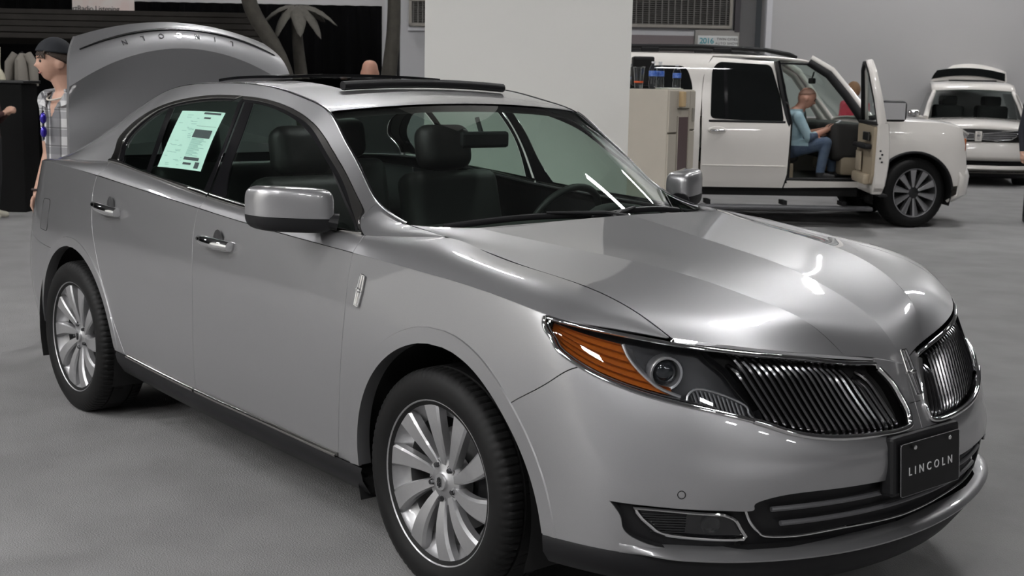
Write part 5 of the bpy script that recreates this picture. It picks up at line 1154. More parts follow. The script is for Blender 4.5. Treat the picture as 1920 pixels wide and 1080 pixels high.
ws = xg('windshield', [(-.10, .16, .84, 1.11, .02), (-.40, .12, .79, 1.34, .02), (-.78, .08, .72, 1.60, .03)], glass_mat('crossover_glass', (.55, .62, .60)), p=2)
xg('roof', [(-.78, .08, .72, 1.61, .03), (-1.2, .05, .72, 1.72, .04), (-2.0, 0, .71, 1.77, .04), (-2.9, 0, .68, 1.74, .04)], WHITEP, sol=.03, p=2)
B = MB(); B.box((-1.25, 0, 1.79), (.06, .84, .03), bev=.012); B.build('sunroof_deflector', BLACKP, xo)
# tailgate standing up behind the roof
tg = xg('tailgate', [(-2.95, .10, .78, 1.74, .06), (-3.0, .16, .78, 1.86, .10), (-3.12, .22, .77, 1.99, .12), (-3.4, .3, .74, 2.05, .13)], WHITEP, sol=.03, p=2)
grid_mesh('tailgate_glass', [[(x-.16*k*k, w_*k, z+.10*(1-k*k)) for k in K21] for x, w_, z in ((-2.92, .74, 1.80), (-2.94, .74, 1.87), (-2.98, .74, 1.95))], PRIV, tg)
B = MB(); B.box((-1.7, 0, .42), (4.0, 1.6, .25)); B.build('underbody', DARK, xo)
B = MB(); B.box((-.45, 0, .98), (.5, 1.5, .3), bev=.06); B.build('dashboard', CLOTHB, xo, smooth=True)
for s in (-1, 1):
    for x in (-1.15, -2.1):
        B = MB(); B.box((x, s*.38, 1.02), (.16, .52, .64), bev=.06); st_ = B.build('seat', CLOTHB, xo, smooth=True)
        B = MB(); B.box((x-.05, s*.38, 1.42), (.10, .28, .18), bev=.04); B.build('headrest', CLOTHB, st_, smooth=True)
for x in (0, -2.7):
    for s in (-1, 1): plain_wheel(xo, (x, s*.80, .36), .36, .24, .24, 9, MACH, DKA, s > 0)
# ---------------------------------------------------------------- backdrop: drapes, enclosure, vents, sign
def folded(name, a0, a1, d, z0, z1, label=None, amp=.05, per=.22):
    n = int(abs(a1-a0)/per*8)+2; rs = random.Random(name+str(a0)); B = MB(); v = []; ph = 0
    ks = [rs.uniform(.7, 1.3) for _ in range(n)]
    for j, z in enumerate(np.linspace(z0, z1, 5)):
        ph = 0
        for i in range(n):
            a = a0+(a1-a0)*i/(n-1); ph += 2*PI/8*ks[i]; v.append(hp(a, d+amp*math.sin(ph)*(1-.25*j/4), z))
    B.add(v, [(j*n+i, j*n+i+1, (j+1)*n+i+1, (j+1)*n+i) for j in range(4) for i in range(n-1)]); o = B.build(name, DRAPE, None, smooth=True)
    md = o.modifiers.new('thickness', 'SOLIDIFY'); md.thickness = .01
    return tag(o, label, 'drape')
folded('black_drape', -6.1, -1.95, 19.6, .02, 2.68, 'black drape hung low behind the palm trunks')
folded('black_drape', -16, -6.1, 20.2, .02, 4.2, 'tall black drape at the far left')
B = MB(); B.tube([hp(-1.70, 19.6, 0), hp(-1.70, 19.6, 2.72)], .025, seg=8); B.lathe([(.22, 0), (.22, .02), (0, .02)], seg=16, c=hp(-1.70, 19.6, 0)); tag(B.build('drape_pole', BLACKP), 'black upright pole at the right end of the low drape', 'pole')
# grey enclosure behind the pier that carries the vents
ENC = pmat('enclosure_paint', (.50, .50, .51), rough=.7); MAUVE = pmat('mauve_panel', (.235, .20, .205), rough=.8); TRIMW = pmat('white_trim', (.62, .62, .64), rough=.6)
enc = hbox('wall_enclosure', -2.45, 4.30, 25.2, 26.6, 0, 4.6, ENC)
hbox('trim_1', -2.0, 3.45, 25.13, 25.2, 2.54, 2.62, TRIMW)
hbox('wall_panel', -1.35, 3.45, 25.14, 25.2, 1.2, 2.54, MAUVE)
def vent(name, label, a0, a1, z0, z1, d, nv, nh):
    t = thing(name, label, 'vent', hp((a0+a1)/2, d, z0), TH)
    w_, h_ = a1-a0, z1-z0
    SL = pmat('vent_slat', (.16, .155, .145), rough=.6)
    B = MB(); B.box((0, .05, h_/2), (w_, .02, h_)); B.build('backing', DARK, t)
    for x, z, sx, sz, nm in ((0, .03, w_, .06, 'frame_bottom'), (0, h_-.03, w_, .06, 'frame_top'), (-w_/2+.03, h_/2, .06, h_, 'frame_left'), (w_/2-.03, h_/2, .06, h_, 'frame_right')): B = MB(); B.box((x, 0, z), (sx, .08, sz), bev=.008); B.build(nm, pmat('vent_frame', (.30, .28, .25), rough=.6), t)
    for k in range(nv): B = MB(); B.box((-w_/2+(k+1)*w_/(nv+1), -.005, h_/2), (.022, .03, h_-.1)); B.build('upright_bar', SL, t)
    B = MB()
    for k in range(nh): B.box((0, .012, .06+(k+.5)*(h_-.12)/nh), (w_-.1, .03, .012), rot=Matrix.Rotation(.5, 3, 'X'))
    o = B.build('slats', SL, t); o['kind'] = 'stuff'
    return t
vent('wall_vent', 'small louvred vent left of the white pier', -1.98, -1.28, 2.62, 3.14, 25.1, 7, 12)
vent('wall_vent', 'wide louvred vent above the sign, right of the white pier', 1.6, 4.16, 2.68, 3.66, 25.1, 20, 22)
hbox('trim_2', 4.20, 4.30, 25.05, 25.2, 2.62, 4.6, pmat('dark_post', (.05, .045, .05), rough=.6))
hbox('trim_3', 4.95, 5.06, 25.85, 26.0, 0, 8.6, TRIMW)
sg = thing('show_sign', 'white sign with teal year and black lettering under the wide vent', 'sign', hp(3.88, 25.05, 2.20), TH)
B = MB(); B.box((0, .04, .20), (.84, .06, .50), bev=.01); B.build('sign_board', pmat('sign_grey', (.33, .32, .30), rough=.7), sg)
B = MB(); B.box((.01, .0, .245), (.76, .02, .20), bev=.004); B.build('sign_face', pmat('sign_white', (.70, .71, .70), rough=.5), sg)
RX = Matrix(((1, 0, 0, 0), (0, 0, -1, 0), (0, 1, 0, 0), (0, 0, 0, 1)))
text_mesh('sign_year', '2016', .15, pmat('sign_teal', (.03, .30, .36), rough=.5), sg, Matrix.Translation((-.20, -.012, .245)) @ RX, depth=.002, bold=.002, space=.9)
BLK = pmat('sign_black', (.02, .02, .02), rough=.5)
text_mesh('sign_words', 'TWIN CITIES', .066, BLK, sg, Matrix.Translation((.185, -.012, .285)) @ RX, depth=.002, space=1.05)
text_mesh('sign_words', 'AUTO SHOW', .066, BLK, sg, Matrix.Translation((.185, -.012, .205)) @ RX, depth=.002, space=1.15)
hbox('wall_doorway', -1.25, -.75, 25.05, 25.14, 0, 1.98, pmat('doorway_dark', (.02, .02, .02), rough=.9))
# ---------------------------------------------------------------- steel locker by the pier with things on top
LBE = pmat('locker_beige', (.47, .43, .36), rough=.55, noise=(6, .25, (.42, .385, .325)))
LDK = pmat('locker_seam', (.10, .085, .06), rough=.7)
lk = thing('locker', 'beige steel locker standing beside the white pier', 'locker', hp(1.295, 10.85, 0), TH+math.radians(55.5))
B = MB(); B.box((.2425, .185, .785), (.485, .37, 1.57), bev=.008); B.build('body', LBE, lk)
for x0, x1, z0, z1, nm in ((.006, .150, 1.215, 1.56, 'upper_door'), (.006, .150, .03, 1.20, 'lower_door'), (.160, .375, 1.415, 1.56, 'top_flap'), (.385, .480, 1.235, 1.56, 'side_door'), (.385, .480, .03, 1.22, 'side_lower_door')):
    B = MB(); B.box(((x0+x1)/2, -.006, (z0+z1)/2), (x1-x0, .014, z1-z0), bev=.004); dd = B.build(nm, LBE, lk)
    B = MB(); B.box(((x0+x1)/2, -.004, z0-.004), (x1-x0, .012, .008)); B.build('seam', LDK, dd)
B = MB(); B.box((.27, -.002, .80), (.20, .008, 1.08)); wp_ = B.build('glazed_panel', pmat('mauve_glazing', (.12, .085, .085), rough=.15), lk)
for x in (.165, .375): B = MB(); B.box((x, -.008, .80), (.012, .018, 1.10)); B.build('panel_frame', LBE, wp_)
B = MB(); B.box((.20, -.03, 1.49), (.055, .05, .13), bev=.008); ic = B.build('intercom', pmat('intercom_cream', (.55, .40, .22), rough=.5), lk)
B = MB(); B.box((.236, -.03, 1.50), (.012, .03, .08)); B.build('keypad', BLK, ic)
for z, hgt, mt in ((1.36, .115, pmat('plate_frame', (.30, .28, .24), rough=.4)), (.83, .13, BLACKP)):
    B = MB(); B.box((.435, -.018, z), (.035, .012, hgt), bev=.004); B.build('door_pull', mt, lk)
ltop = lambda x, y: lk.matrix_basis @ Vector((x, y, 1.572))
def lathe_thing(name, label, cat, loc, parts, group=None):
    t = thing(name, label, cat, loc, 0, group)
    for nm, prof, mat, seg in parts: B = MB(); B.lathe(prof, seg=seg); B.build(nm, mat, t, smooth=True)
    return t
PET = glass_mat('clear_plastic', (.86, .88, .89), rough=.05, ior=1.45); BLUE = pmat('bottle_label_blue', (.02, .10, .48), rough=.4, noise=(60, .5, (.30, .42, .65)))
def bottle(label, loc, h, r):
    body = [(0, .004), (r*.8, .004), (r, .02), (r, h*.28), (r*.86, h*.36), (r, h*.44), (r, h*.66), (r*.85, h*.76), (r*.5, h*.87), (.013, h*.92), (.013, h*.95)]
    lathe_thing('water_bottle', label, 'bottle', loc, [('body', body, PET, 20), ('label_band', [(r*1.01, h*.46), (r*1.02, h*.47), (r*1.02, h*.65), (r*1.01, h*.66)], BLUE, 20), ('cap', [(.015, h*.94), (.0155, h*.95), (.0155, h), (0, h)], pmat('cap_white', (.7, .7, .72), rough=.4), 14)], 'water bottles on the locker')
lk.matrix_basis = Matrix.Translation(hp(1.295, 10.85, 0)) @ Matrix.Rotation(TH+math.radians(55.5), 4, 'Z')
bottle('clear water bottle with blue label, leftmost on the locker', ltop(.04, .17), .225, .036); bottle('clear water bottle with blue label, middle one on the locker', ltop(.125, .15), .225, .036); bottle('clear water bottle with blue label, nearest the right edge of the locker', ltop(.335, .10), .205, .036)
t = lathe_thing('plastic_cup', 'clear plastic cup with orange band on the locker', 'cup', ltop(.05, .31), [('cup_wall', [(0, .003), (.034, .003), (.048, .175), (.046, .176), (.032, .006), (0, .006)], PET, 20), ('band', [(.0385, .048), (.0400, .062)], pmat('cup_orange', (.75, .12, .03), rough=.5), 20), ('rim', [(.047, .174), (.050, .177), (.047, .180)], PET, 20)])
for k, (x, y, rz, c) in enumerate(((.24, .12, .3, (.55, .58, .45)), (.27, .14, -.2, (.62, .62, .60)))):
    B = MB(); B.box((0, 0, .003), (.20, .13, .006)); o = B.build('brochure', pmat('brochure_%d' % k, c, rough=.6)); o.location = ltop(x, y)+Vector((0, 0, k*.006)); o.rotation_euler = (0, 0, TH+rz); tag(o, ('pale green folded brochure lying on the locker', 'white folded brochure lying on top of the green one on the locker')[k], 'brochure')
sp_ = thing('loudspeaker', 'small black box speaker bracketed to the pier above the locker', 'speaker', hp(1.215, 12.35, 1.60), TH)
B = MB(); B.box((.01, -.0, .13), (.20, .18, .27), bev=.015); B.build('speaker_case', BLACKP, sp_)
B = MB(); B.box((.01, -.095, .13), (.16, .01, .22), bev=.004); B.build('speaker_front', DARK, sp_)
[MB().box((-.10, 0, z_), (.04, .05, .03)).build('bracket', CHROME, sp_) for z_ in (.18, .06)]
# ---------------------------------------------------------------- kiosk with a layered board roof, at the left
kb = pmat('kiosk_board', (.018, .016, .014), rough=.8, spec=.2, noise=(5, .5, (.028, .025, .022)))
ko = thing('kiosk', 'dark kiosk with a layered plank roof behind the man in plaid', 'kiosk', hp(-6.2, 17.0, 0), TH)
for k, (z, dz, ov, ln) in enumerate(((2.36, .065, 0., 0), (2.285, .075, -.06, .05), (2.205, .075, -.12, .10), (2.125, .075, -.18, .13), (2.045, .07, -.24, .10))):
    B = MB(); B.box((.80, ov+.3, z), (4.3+ln*2, .30, dz), rot=Matrix.Rotation(-.25, 3, 'X'), bev=.008); B.build('roof_plank', kb, ko)
for x in (-1.2, 2.75): B = MB(); B.box((x, .4, 1.03), (.16, .16, 2.06), bev=.01); B.build('post', kb, ko)
B = MB(); B.box((.8, .8, 1.2), (4.1, .06, 1.9)); B.build('back_wall', DRAPE, ko)
ct = thing('kiosk_counter', 'black counter under the kiosk roof at the far left', 'counter', hp(-6.15, 15.3, 0), TH)
B = MB(); B.box((0, 0, .74), (1.05, .5, 1.48), bev=.01); B.build('counter_body', pmat('counter_black', (.004, .004, .004), rough=.7, spec=.15), ct)
B = MB(); B.box((0, 0, 1.50), (1.12, .56, .035), bev=.01); B.build('counter_top', pmat('counter_top_black', (.02, .02, .02), rough=.4), ct)
# jacket on a stand behind the counter
jk = thing('hanging_jacket', 'grey-beige jacket hung above the black counter', 'jacket', hp(-5.92, 15.9, 0), TH)
B = MB(); B.tube([(0, 0, 0), (0, 0, 1.86)], .015, seg=8); B.lathe([(.15, 0), (.15, .02), (0, .02)], seg=12); B.build('stand', BLACKP, jk)
B = MB(); B.tube([(0, 0, 1.36), (.01, 0, 1.55), (0, 0, 1.76), (0, 0, 1.84)], [.17, .18, .15, .05], seg=14, flat=.5); B.build('jacket_body', pmat('jacket_cloth', (.20, .185, .16), rough=.9, bump=(40, .5)), jk, smooth=True)
B = MB(); B.tube([(-.07, -.02, 1.83), (-.14, -.03, 1.72), (-.16, -.04, 1.45)], [.05, .06, .05], seg=10); B.tube([(.07, -.02, 1.83), (.14, -.03, 1.72), (.15, -.04, 1.45)], [.05, .06, .05], seg=10); B.build('sleeves', pmat('jacket_cloth', (.20, .185, .16)), jk, smooth=True)
B = MB(); B.tube([(-.15, -.30, 1.90), (-.16, -.30, 1.70), (-.15, -.30, 1.60)], .008, seg=6); B.tube([(-.15, -.30, 1.64), (-.15, -.30, 1.58), (-.15, -.30, 1.52)], [.012, .045, .055], seg=12); o = B.build('tassel', pmat('tassel_cream', (.50, .47, .36), rough=.9)); o.location = hp(-5.92, 15.9, 0); o.rotation_euler = (0, 0, TH); tag(o, 'cream tassel hanging beside the grey-beige jacket', 'tassel')
bn = thing('banner', 'white banner with black lettering above the kiosk roof', 'banner', hp(-5.68, 18.35, 0), TH)
B = MB(); B.box((0, 0, 2.70), (.86, .015, .46), bev=.004); B.build('banner_sheet', pmat('banner_white', (.62, .58, .55), rough=.7, noise=(5, .5, (.60, .42, .38))), bn)
text_mesh('banner_text', 'rtRadio Listening', .105, BLK, bn, Matrix.Translation((-.10, -.012, 2.50)) @ RX, depth=.002, space=.92)
for x in (-.36, .36): B = MB(); B.tube([(x, .03, 0), (x, .03, 2.92)], .015, seg=6); B.build('banner_pole', BLACKP, bn)
# ---------------------------------------------------------------- artificial palms
PT = pmat('palm_trunk_fibre', (.05, .046, .037), rough=.9, noise=(9, .6, (.03, .027, .022)), bump=(25, .8)); PF = pmat('palm_frond_dry', (.085, .08, .068), rough=.8, noise=(20, .5, (.05, .047, .04)))
def palm(label, pts, rad, fronds, crown=None):
    t = thing('artificial_palm', label, 'palm tree', hp(pts[0][0], pts[0][1], 0), 0, 'artificial palms by the kiosk')
    o0 = hp(pts[0][0], pts[0][1], 0)
    P = [hp(*q)-o0 for q in pts]; P = [Vector(x) for x in crv([tuple(q) for q in P], 26)]; R_ = np.interp(np.linspace(0, 1, 26), np.linspace(0, 1, len(rad)), rad)
    B = MB(); B.tube(P, list(R_), seg=14); B.build('trunk', PT, t, smooth=True)
    B = MB(); B.lathe([(rad[0]*2.2, 0), (rad[0]*2.2, .03), (rad[0], .06)], seg=16); B.build('base', BLACKP, t)
    top = P[-1]
    for (az, L_, droop, wd) in fronds:
        dirv = RH*math.cos(az)+FH*math.sin(az); v = []; f = []; n = 12
        for i in range(n):
            s_ = i/(n-1); c = top+dirv*(L_*s_)+Vector((0, 0, .22*L_*s_-droop*s_*s_)); w2 = wd*math.sin(PI*min(1, .08+.92*s_))**.7; sd = dirv.cross(Vector((0, 0, 1))).normalized()
            for k, q in enumerate((-1, -.5, 0, .5, 1)):
                v.append(c+sd*(w2*q)-Vector((0, 0, abs(q)*w2*.55))+Vector((0, 0, .006*((i+k) % 2))))
        for i in range(n-1):
            for k in range(4): f.append((i*5+k, i*5+k+1, (i+1)*5+k+1, (i+1)*5+k))
        B = MB(); B.add(v, f); o = B.build('frond', PF, t, smooth=True); md = o.modifiers.new('thickness', 'SOLIDIFY'); md.thickness = .006
    return t
palm('leaning artificial palm trunk crossing behind the raised trunk lid', [(-2.70, 16.6, 0), (-2.74, 16.6, .9), (-2.86, 16.6, 1.65), (-3.08, 16.6, 2.12), (-3.24, 16.6, 2.36), (-3.33, 16.6, 2.62), (-3.42, 16.6, 4.2)], [.11, .10, .095, .095, .095, .11, .10], [(k*.9+.2, 1.2, .9, .10) for k in range(7)])
palm('short artificial palm with drooping broad fronds behind the raised trunk lid', [(-2.68, 17.0, 0), (-2.70, 17.0, 1.0), (-2.73, 17.0, 1.65), (-2.78, 17.0, 2.2), (-2.78, 17.0, 2.52)], [.10, .095, .095, .075, .06], [(PI+.15, .50, .42, .10), (.05, .52, .36, .11), (PI-.5, .36, .46, .09), (-.6, .42, .52, .10), (-1.3, .40, .50, .10), (-2.2, .40, .55, .09), (.9, .5, .3, .1), (2.1, .5, .3, .1)])
palm('thick artificial palm trunk left of the small vent', [(-1.72, 17.0, 0), (-1.68, 17.0, .9), (-1.60, 17.0, 1.65), (-1.54, 17.0, 2.2), (-1.53, 17.0, 2.7), (-1.48, 17.0, 4.2)], [.11, .105, .10, .085, .085, .08], [(k*.9, 1.2, .8, .11) for k in range(7)])
# ---------------------------------------------------------------- people
SKIN = pmat('skin', (.50, .30, .22), rough=.5, noise=(25, .3, (.56, .33, .25))); SKINR = pmat('skin_flushed', (.48, .25, .18), rough=.5, noise=(25, .3, (.54, .30, .22)))
def head_mesh(B, c, fwd, up_, H=.235, bald=False):
    """head with brow, eye sockets, nose, lips, chin and ears; c = centre, fwd = where the face points"""
    fwd = Vector(fwd).normalized(); up_ = Vector(up_); up_ = (up_-fwd*up_.dot(fwd)).normalized(); lf = up_.cross(fwd)
    h = H/2; v = []; f = []; NS, NR = 48, 40
    g = lambda a, b, s: math.exp(-((a-b)/s)**2)
    for i in range(NR+1):
        t = PI*i/NR; z = math.cos(t)
        for k in range(NS):
            u = 2*PI*k/NS; st = math.sin(t)**(.66 if z > 0 else .85); x, y = math.cos(u)*st, math.sin(u)*st
            jaw = 1-.30*max(0, -z-.05)**1.2
            X, Y, Z = x*.84*(1.0 if x > 0 else 1.04), y*.68*jaw, (max(z, 0)**.80 if z > 0 else z)
            if x > 0:
                fx = max(0, x)
                X += .05*g(z, .22, .16)*fx                     # brow
                X -= .05*g(z, .05, .10)*(g(y, .26, .14)+g(y, -.26, .14))*fx
                X += (.19*g(z, -.20, .14)+.10*g(z, -.05, .16))*g(y, 0, .10)*fx   # nose
                X += .05*g(z, -.47, .05)*g(y, 0, .2)*fx+.045*g(z, -.57, .05)*g(y, 0, .18)*fx - .03*g(z, -.52, .025)*g(y, 0, .2)*fx
                X += .10*g(z, -.82, .16)*g(y, 0, .3)*fx        # chin
                X += .03*g(z, -.15, .2)*(g(y, .42, .2)+g(y, -.42, .2))*fx
            elif z < -.3: X *= 1-.35*(-z-.3)
            v.append(Vector(c)+fwd*(X*h)+lf*(Y*h)+up_*(Z*h))
    for i in range(NR):
        for k in range(NS): f.append((i*NS+k, (i+1)*NS+k, (i+1)*NS+(k+1) % NS, i*NS+(k+1) % NS))
    B.add(v, f)
    for s in (-1, 1):
        B2 = MB(); B2.sphere((0, 0, 0), (.026, .011, .034), 12, 8); R_ = Matrix((fwd, lf, up_)).transposed(); B.add([R_ @ Vector(q)+Vector(c)+lf*(s*.70*h)-fwd*(.08*h)-up_*(.12*h) for q in B2.v], B2.f)
    return fwd, lf, up_
def limb(B, pts, rad, seg=14): B.tube([Vector(q) for q in pts], rad, seg=seg); B.sphere(pts[0], rad[0], 12, 8); B.sphere(pts[-1], rad[-1], 12, 8)
def hand(B, w_, fdir, palm, side, curl=.5, S_=1.0):
    """palm and five bent fingers; w_ wrist, fdir finger direction, palm = palm normal, side = +1 left / -1 right thumb"""
    fdir = Vector(fdir).normalized(); palm = Vector(palm); palm = (palm-fdir*palm.dot(fdir)).normalized(); ac = palm.cross(fdir)*side; w_ = Vector(w_)
    B.tube([w_-fdir*.01, w_+fdir*.03*S_, w_+fdir*.085*S_], [.026*S_, .034*S_, .036*S_], seg=12, flat=.5) if abs(palm.z) < 2 else None
    for j in range(4): B.sphere(w_+fdir*.075*S_+ac*((j-1.5)*.019*S_), .0125*S_, 8, 6)
    for j, L_ in enumerate((.068, .076, .070, .055)):
        b = w_+fdir*.083*S_+ac*((1.5-j)*.019*S_); d = fdir; q = [b]
        for k, fr in enumerate((.42, .32, .26)):
            a = curl*(.55+.45*k); d = (fdir*math.cos(a*(k+1)*.8)+palm*math.sin(a*(k+1)*.8)).normalized(); q.append(q[-1]+d*(L_*fr*S_))
        B.tube(q, [.0095*S_, .009*S_, .008*S_, .0065*S_], seg=8); B.sphere(q[-1], .0066*S_, 8, 6)
    b = w_+fdir*.025*S_+ac*.028*S_; d = (fdir*.7+ac*.6+palm*.35).normalized(); q = [b, b+d*.032*S_, b+(d*.6+fdir*.5).normalized()*.06*S_, b+(d*.4+fdir*.7+palm*.2).normalized()*.082*S_]
    B.tube(q, [.014*S_, .012*S_, .0105*S_, .008*S_], seg=8); B.sphere(q[-1], .0082*S_, 8, 6)
def fuse(B, name, voxel, mats, rule, parent, smooth_it=4):
    """one continuous skin over all the shapes in B, then materials by rule(point, normal)"""
    me = bpy.data.meshes.new(name); me.from_pydata(B.v, [], B.f); o = bpy.data.objects.new(name, me); COL.objects.link(o)
    m1 = o.modifiers.new('r', 'REMESH'); m1.mode = 'VOXEL'; m1.voxel_size = voxel; m2 = o.modifiers.new('s', 'SMOOTH'); m2.iterations = smooth_it; m2.factor = .5
    dg = bpy.context.evaluated_depsgraph_get(); me2 = bpy.data.meshes.new_from_object(o.evaluated_get(dg)); bpy.data.objects.remove(o, do_unlink=True); me2.name = name
    me2.materials.clear()
    for q in mats: me2.materials.append(q)
    idx = [rule(p.center) for p in me2.polygons]; me2.polygons.foreach_set('material_index', idx); me2.polygons.foreach_set('use_smooth', [True]*len(idx))
    return link(name, me2, parent)
def standing(t, o0, face, torso, H=1.78, mats=(None,), voxel=.009, arms=None, hair=None, head_tilt=0., sleeve=.5, shoe=True, head_shift=(0, 0, 0), build=1.0):
    """standing figure; face / torso = horizontal directions, positions relative to t at the floor"""
    k = H/1.78; F_ = Vector(torso).normalized(); L_ = Vector((0, 0, 1)).cross(F_); up_ = Vector((0, 0, 1)); B = MB()
    Z = lambda z: up_*(z*k)
    hc = Z(1.655)+F_*.03+Vector(head_shift)
    fw_, lf, u2 = head_mesh(B, hc, Vector(face)-up_*head_tilt, up_, .235*k)
    limb(B, [Z(1.40), Z(1.50)+F_*.01, hc-u2*.06], [.065*k, .054*k, .052*k])
    lv = ((.84, .150, .115), (.92, .172, .130), (1.00, .168, .128), (1.10, .158, .118), (1.22, .172, .124), (1.33, .188, .128), (1.40, .178, .115), (1.45, .130, .09), (1.49, .075, .07)); K = 24; tv = []
    for z, w_, d_ in lv:
        for i in range(K): t_ = 2*PI*i/K; tv.append(Z(z)-F_*.015+L_*(w_*k*build*math.cos(t_))+F_*(d_*k*build*math.sin(t_)))
    B.add(tv, [(j*K+i, j*K+(i+1) % K, (j+1)*K+(i+1) % K, (j+1)*K+i) for j in range(len(lv)-1) for i in range(K)]+[tuple(range(K))[::-1], tuple((len(lv)-1)*K+i for i in range(K))])
    sh = [Z(1.425)-F_*.02+L_*(s*.185*k*build) for s in (1, -1)]
    for s, q in zip((1, -1), sh): limb(B, [q, Z(1.44)-F_*.02], [.07*k, .075*k])
    hands = []
    for i, s in enumerate((1, -1)):
        el, wr, hd, pn = arms[i]; limb(B, [sh[i], el], [.062*k, .047*k]); limb(B, [el, wr], [.046*k, .029*k]); hand(B, wr, hd, pn, s, .45, k); hands.append(wr)
    for s in (1, -1):
        hip = Z(.93)+L_*(s*.095*k); kn = Z(.50)+L_*(s*.11*k)+F_*.02; an = Z(.09)+L_*(s*.12*k)-F_*.01
        limb(B, [hip, kn], [.095*k, .062*k]); limb(B, [kn, an], [.062*k, .042*k]); limb(B, [an-up_*.03*k, an-up_*.045*k+F_*.12*k], [.042*k, .035*k])
    return B, hc, (fw_, lf, u2), hands, k
def cap_shell(name, c, axes, mat, par, r=(.108, .086, .10), zcut=-.1, lift=0., grow=1.0, back=None):
    """hair or cap: upper part of an ellipsoid about the head"""
    fw_, lf, u2 = axes; B = MB(); v = []; f = []; NS, NR = 32, 14
    for i in range(NR+1):
        for k in range(NS):
            u = 2*PI*k/NS; zc = zcut if not back else zcut+back*(1-math.cos(u))/2
            t = math.acos(max(-1, min(1, zc)))*i/NR
            v.append(Vector(c)+u2*lift+fw_*(r[0]*grow*math.cos(u)*math.sin(t))+lf*(r[1]*grow*math.sin(u)*math.sin(t))+u2*(r[2]*grow*math.cos(t)))
    for i in range(NR):
        for k in range(NS): f.append((i*NS+k, (i+1)*NS+k, (i+1)*NS+(k+1) % NS, i*NS+(k+1) % NS))
    B.add(v, f); o = B.build(name, mat, par, smooth=True); md = o.modifiers.new('thickness', 'SOLIDIFY'); md.thickness = .006; md.offset = 1
    return o
def face_bits(c, axes, par, k=1., open_=True):
    fw_, lf, u2 = axes; h = .1175*k
    for s in (-1, 1):
        B = MB(); B.sphere(Vector(c)+fw_*(.74*h)+lf*(s*.27*h)+u2*(.05*h), .0105*k, 10, 8); B.build('eye', pmat('eye_dark', (.05, .04, .035), rough=.2), par, smooth=True)
        B = MB(); B.tube([Vector(c)+fw_*(.86*h)+lf*(s*.14*h)+u2*(.20*h), Vector(c)+fw_*(.84*h)+lf*(s*.30*h)+u2*(.24*h), Vector(c)+fw_*(.74*h)+lf*(s*.45*h)+u2*(.19*h)], [.004, .005, .003], seg=6); B.build('eyebrow', pmat('brow_hair', (.05, .03, .02), rough=.8), par, smooth=True)
    B = MB(); B.tube([Vector(c)+fw_*(.80*h)+lf*(q*.20*h)-u2*((.52-.02*abs(q))*h)-fw_*(.05*h*q*q) for q in (-1, -.5, 0, .5, 1)], [.002, .005, .006, .005, .002], seg=6); B.build('mouth', pmat('lip', (.36, .14, .12), rough=.5), par, smooth=True)
def plaid_mat():
    m = bpy.data.materials.new('plaid_cloth'); m.use_nodes = True; nt = m.node_tree; b = nt.nodes['Principled BSDF']; b.inputs['Roughness'].default_value = .9
    tc = nt.nodes.new('ShaderNodeTexCoord'); mp = nt.nodes.new('ShaderNodeMapping'); nt.links.new(tc.outputs['Object'], mp.inputs[0]); mp.inputs['Rotation'].default_value = (0, 0, -TH-.5)
    sep = nt.nodes.new('ShaderNodeSeparateXYZ'); nt.links.new(mp.outputs[0], sep.inputs[0]); outs = []
    def band(sock, per, duty, ph=0.):
        a = nt.nodes.new('ShaderNodeMath'); a.operation = 'MULTIPLY_ADD'; a.inputs[1].default_value = 1/per; a.inputs[2].default_value = 50+ph; nt.links.new(sock, a.inputs[0])
        fr = nt.nodes.new('ShaderNodeMath'); fr.operation = 'FRACT'; nt.links.new(a.outputs[0], fr.inputs[0]); c = nt.nodes.new('ShaderNodeMath'); c.operation = 'LESS_THAN'; c.inputs[1].default_value = duty; nt.links.new(fr.outputs[0], c.inputs[0]); return c.outputs[0]
    cur = None
    for sock, per, duty, ph, col, fac in ((sep.outputs[0], .105, .42, 0, (.10, .10, .11), .75), (sep.outputs[2], .105, .40, .2, (.12, .12, .13), .55), (sep.outputs[0], .105, .07, .6, (.03, .03, .03), .7), (sep.outputs[2], .105, .07, .75, (.03, .03, .03), .6), (sep.outputs[0], .105, .10, .15, (.02, .02, .025), .8)):
        mx = nt.nodes.new('ShaderNodeMix'); mx.data_type = 'RGBA'; mu = nt.nodes.new('ShaderNodeMath'); mu.operation = 'MULTIPLY'; mu.inputs[1].default_value = fac; nt.links.new(band(sock, per, duty, ph), mu.inputs[0]); nt.links.new(mu.outputs[0], mx.inputs[0])
        if cur is None: mx.inputs[6].default_value = (.55, .55, .55, 1)
        else: nt.links.new(cur, mx.inputs[6])
        mx.inputs[7].default_value = (*col, 1); cur = mx.outputs[2]
    nt.links.new(cur, b.inputs['Base Color']); return m
JEANS = pmat('blue_denim', (.045, .07, .115), rough=.9, noise=(12, .6, (.075, .105, .15)), bump=(60, .4)); BLKC = pmat('black_cloth', (.012, .012, .014), rough=.9); HAIRB = pmat('brown_hair', (.035, .022, .014), rough=.6, bump=(150, .6)); SHOEB = pmat('black_shoe', (.015, .015, .016), rough=.5); SHOEW = pmat('pale_shoe', (.45, .43, .36), rough=.6)
# ---- man in the plaid shirt behind the raised lid
tm = thing('person', 'person in plaid shirt and backwards black cap standing beside the raised trunk lid', 'person', hp(-2.635, 7.76, 0))
tor = (-RH*.55-FH*.84).normalized(); Lt = Vector((0, 0, 1)).cross(tor)
ar = [(Lt*.23+Vector((0, 0, 1.12))-tor*.05, Lt*.22+Vector((0, 0, .88))+tor*.06, Vector((0, 0, -1))+tor*.15, -Lt), None]
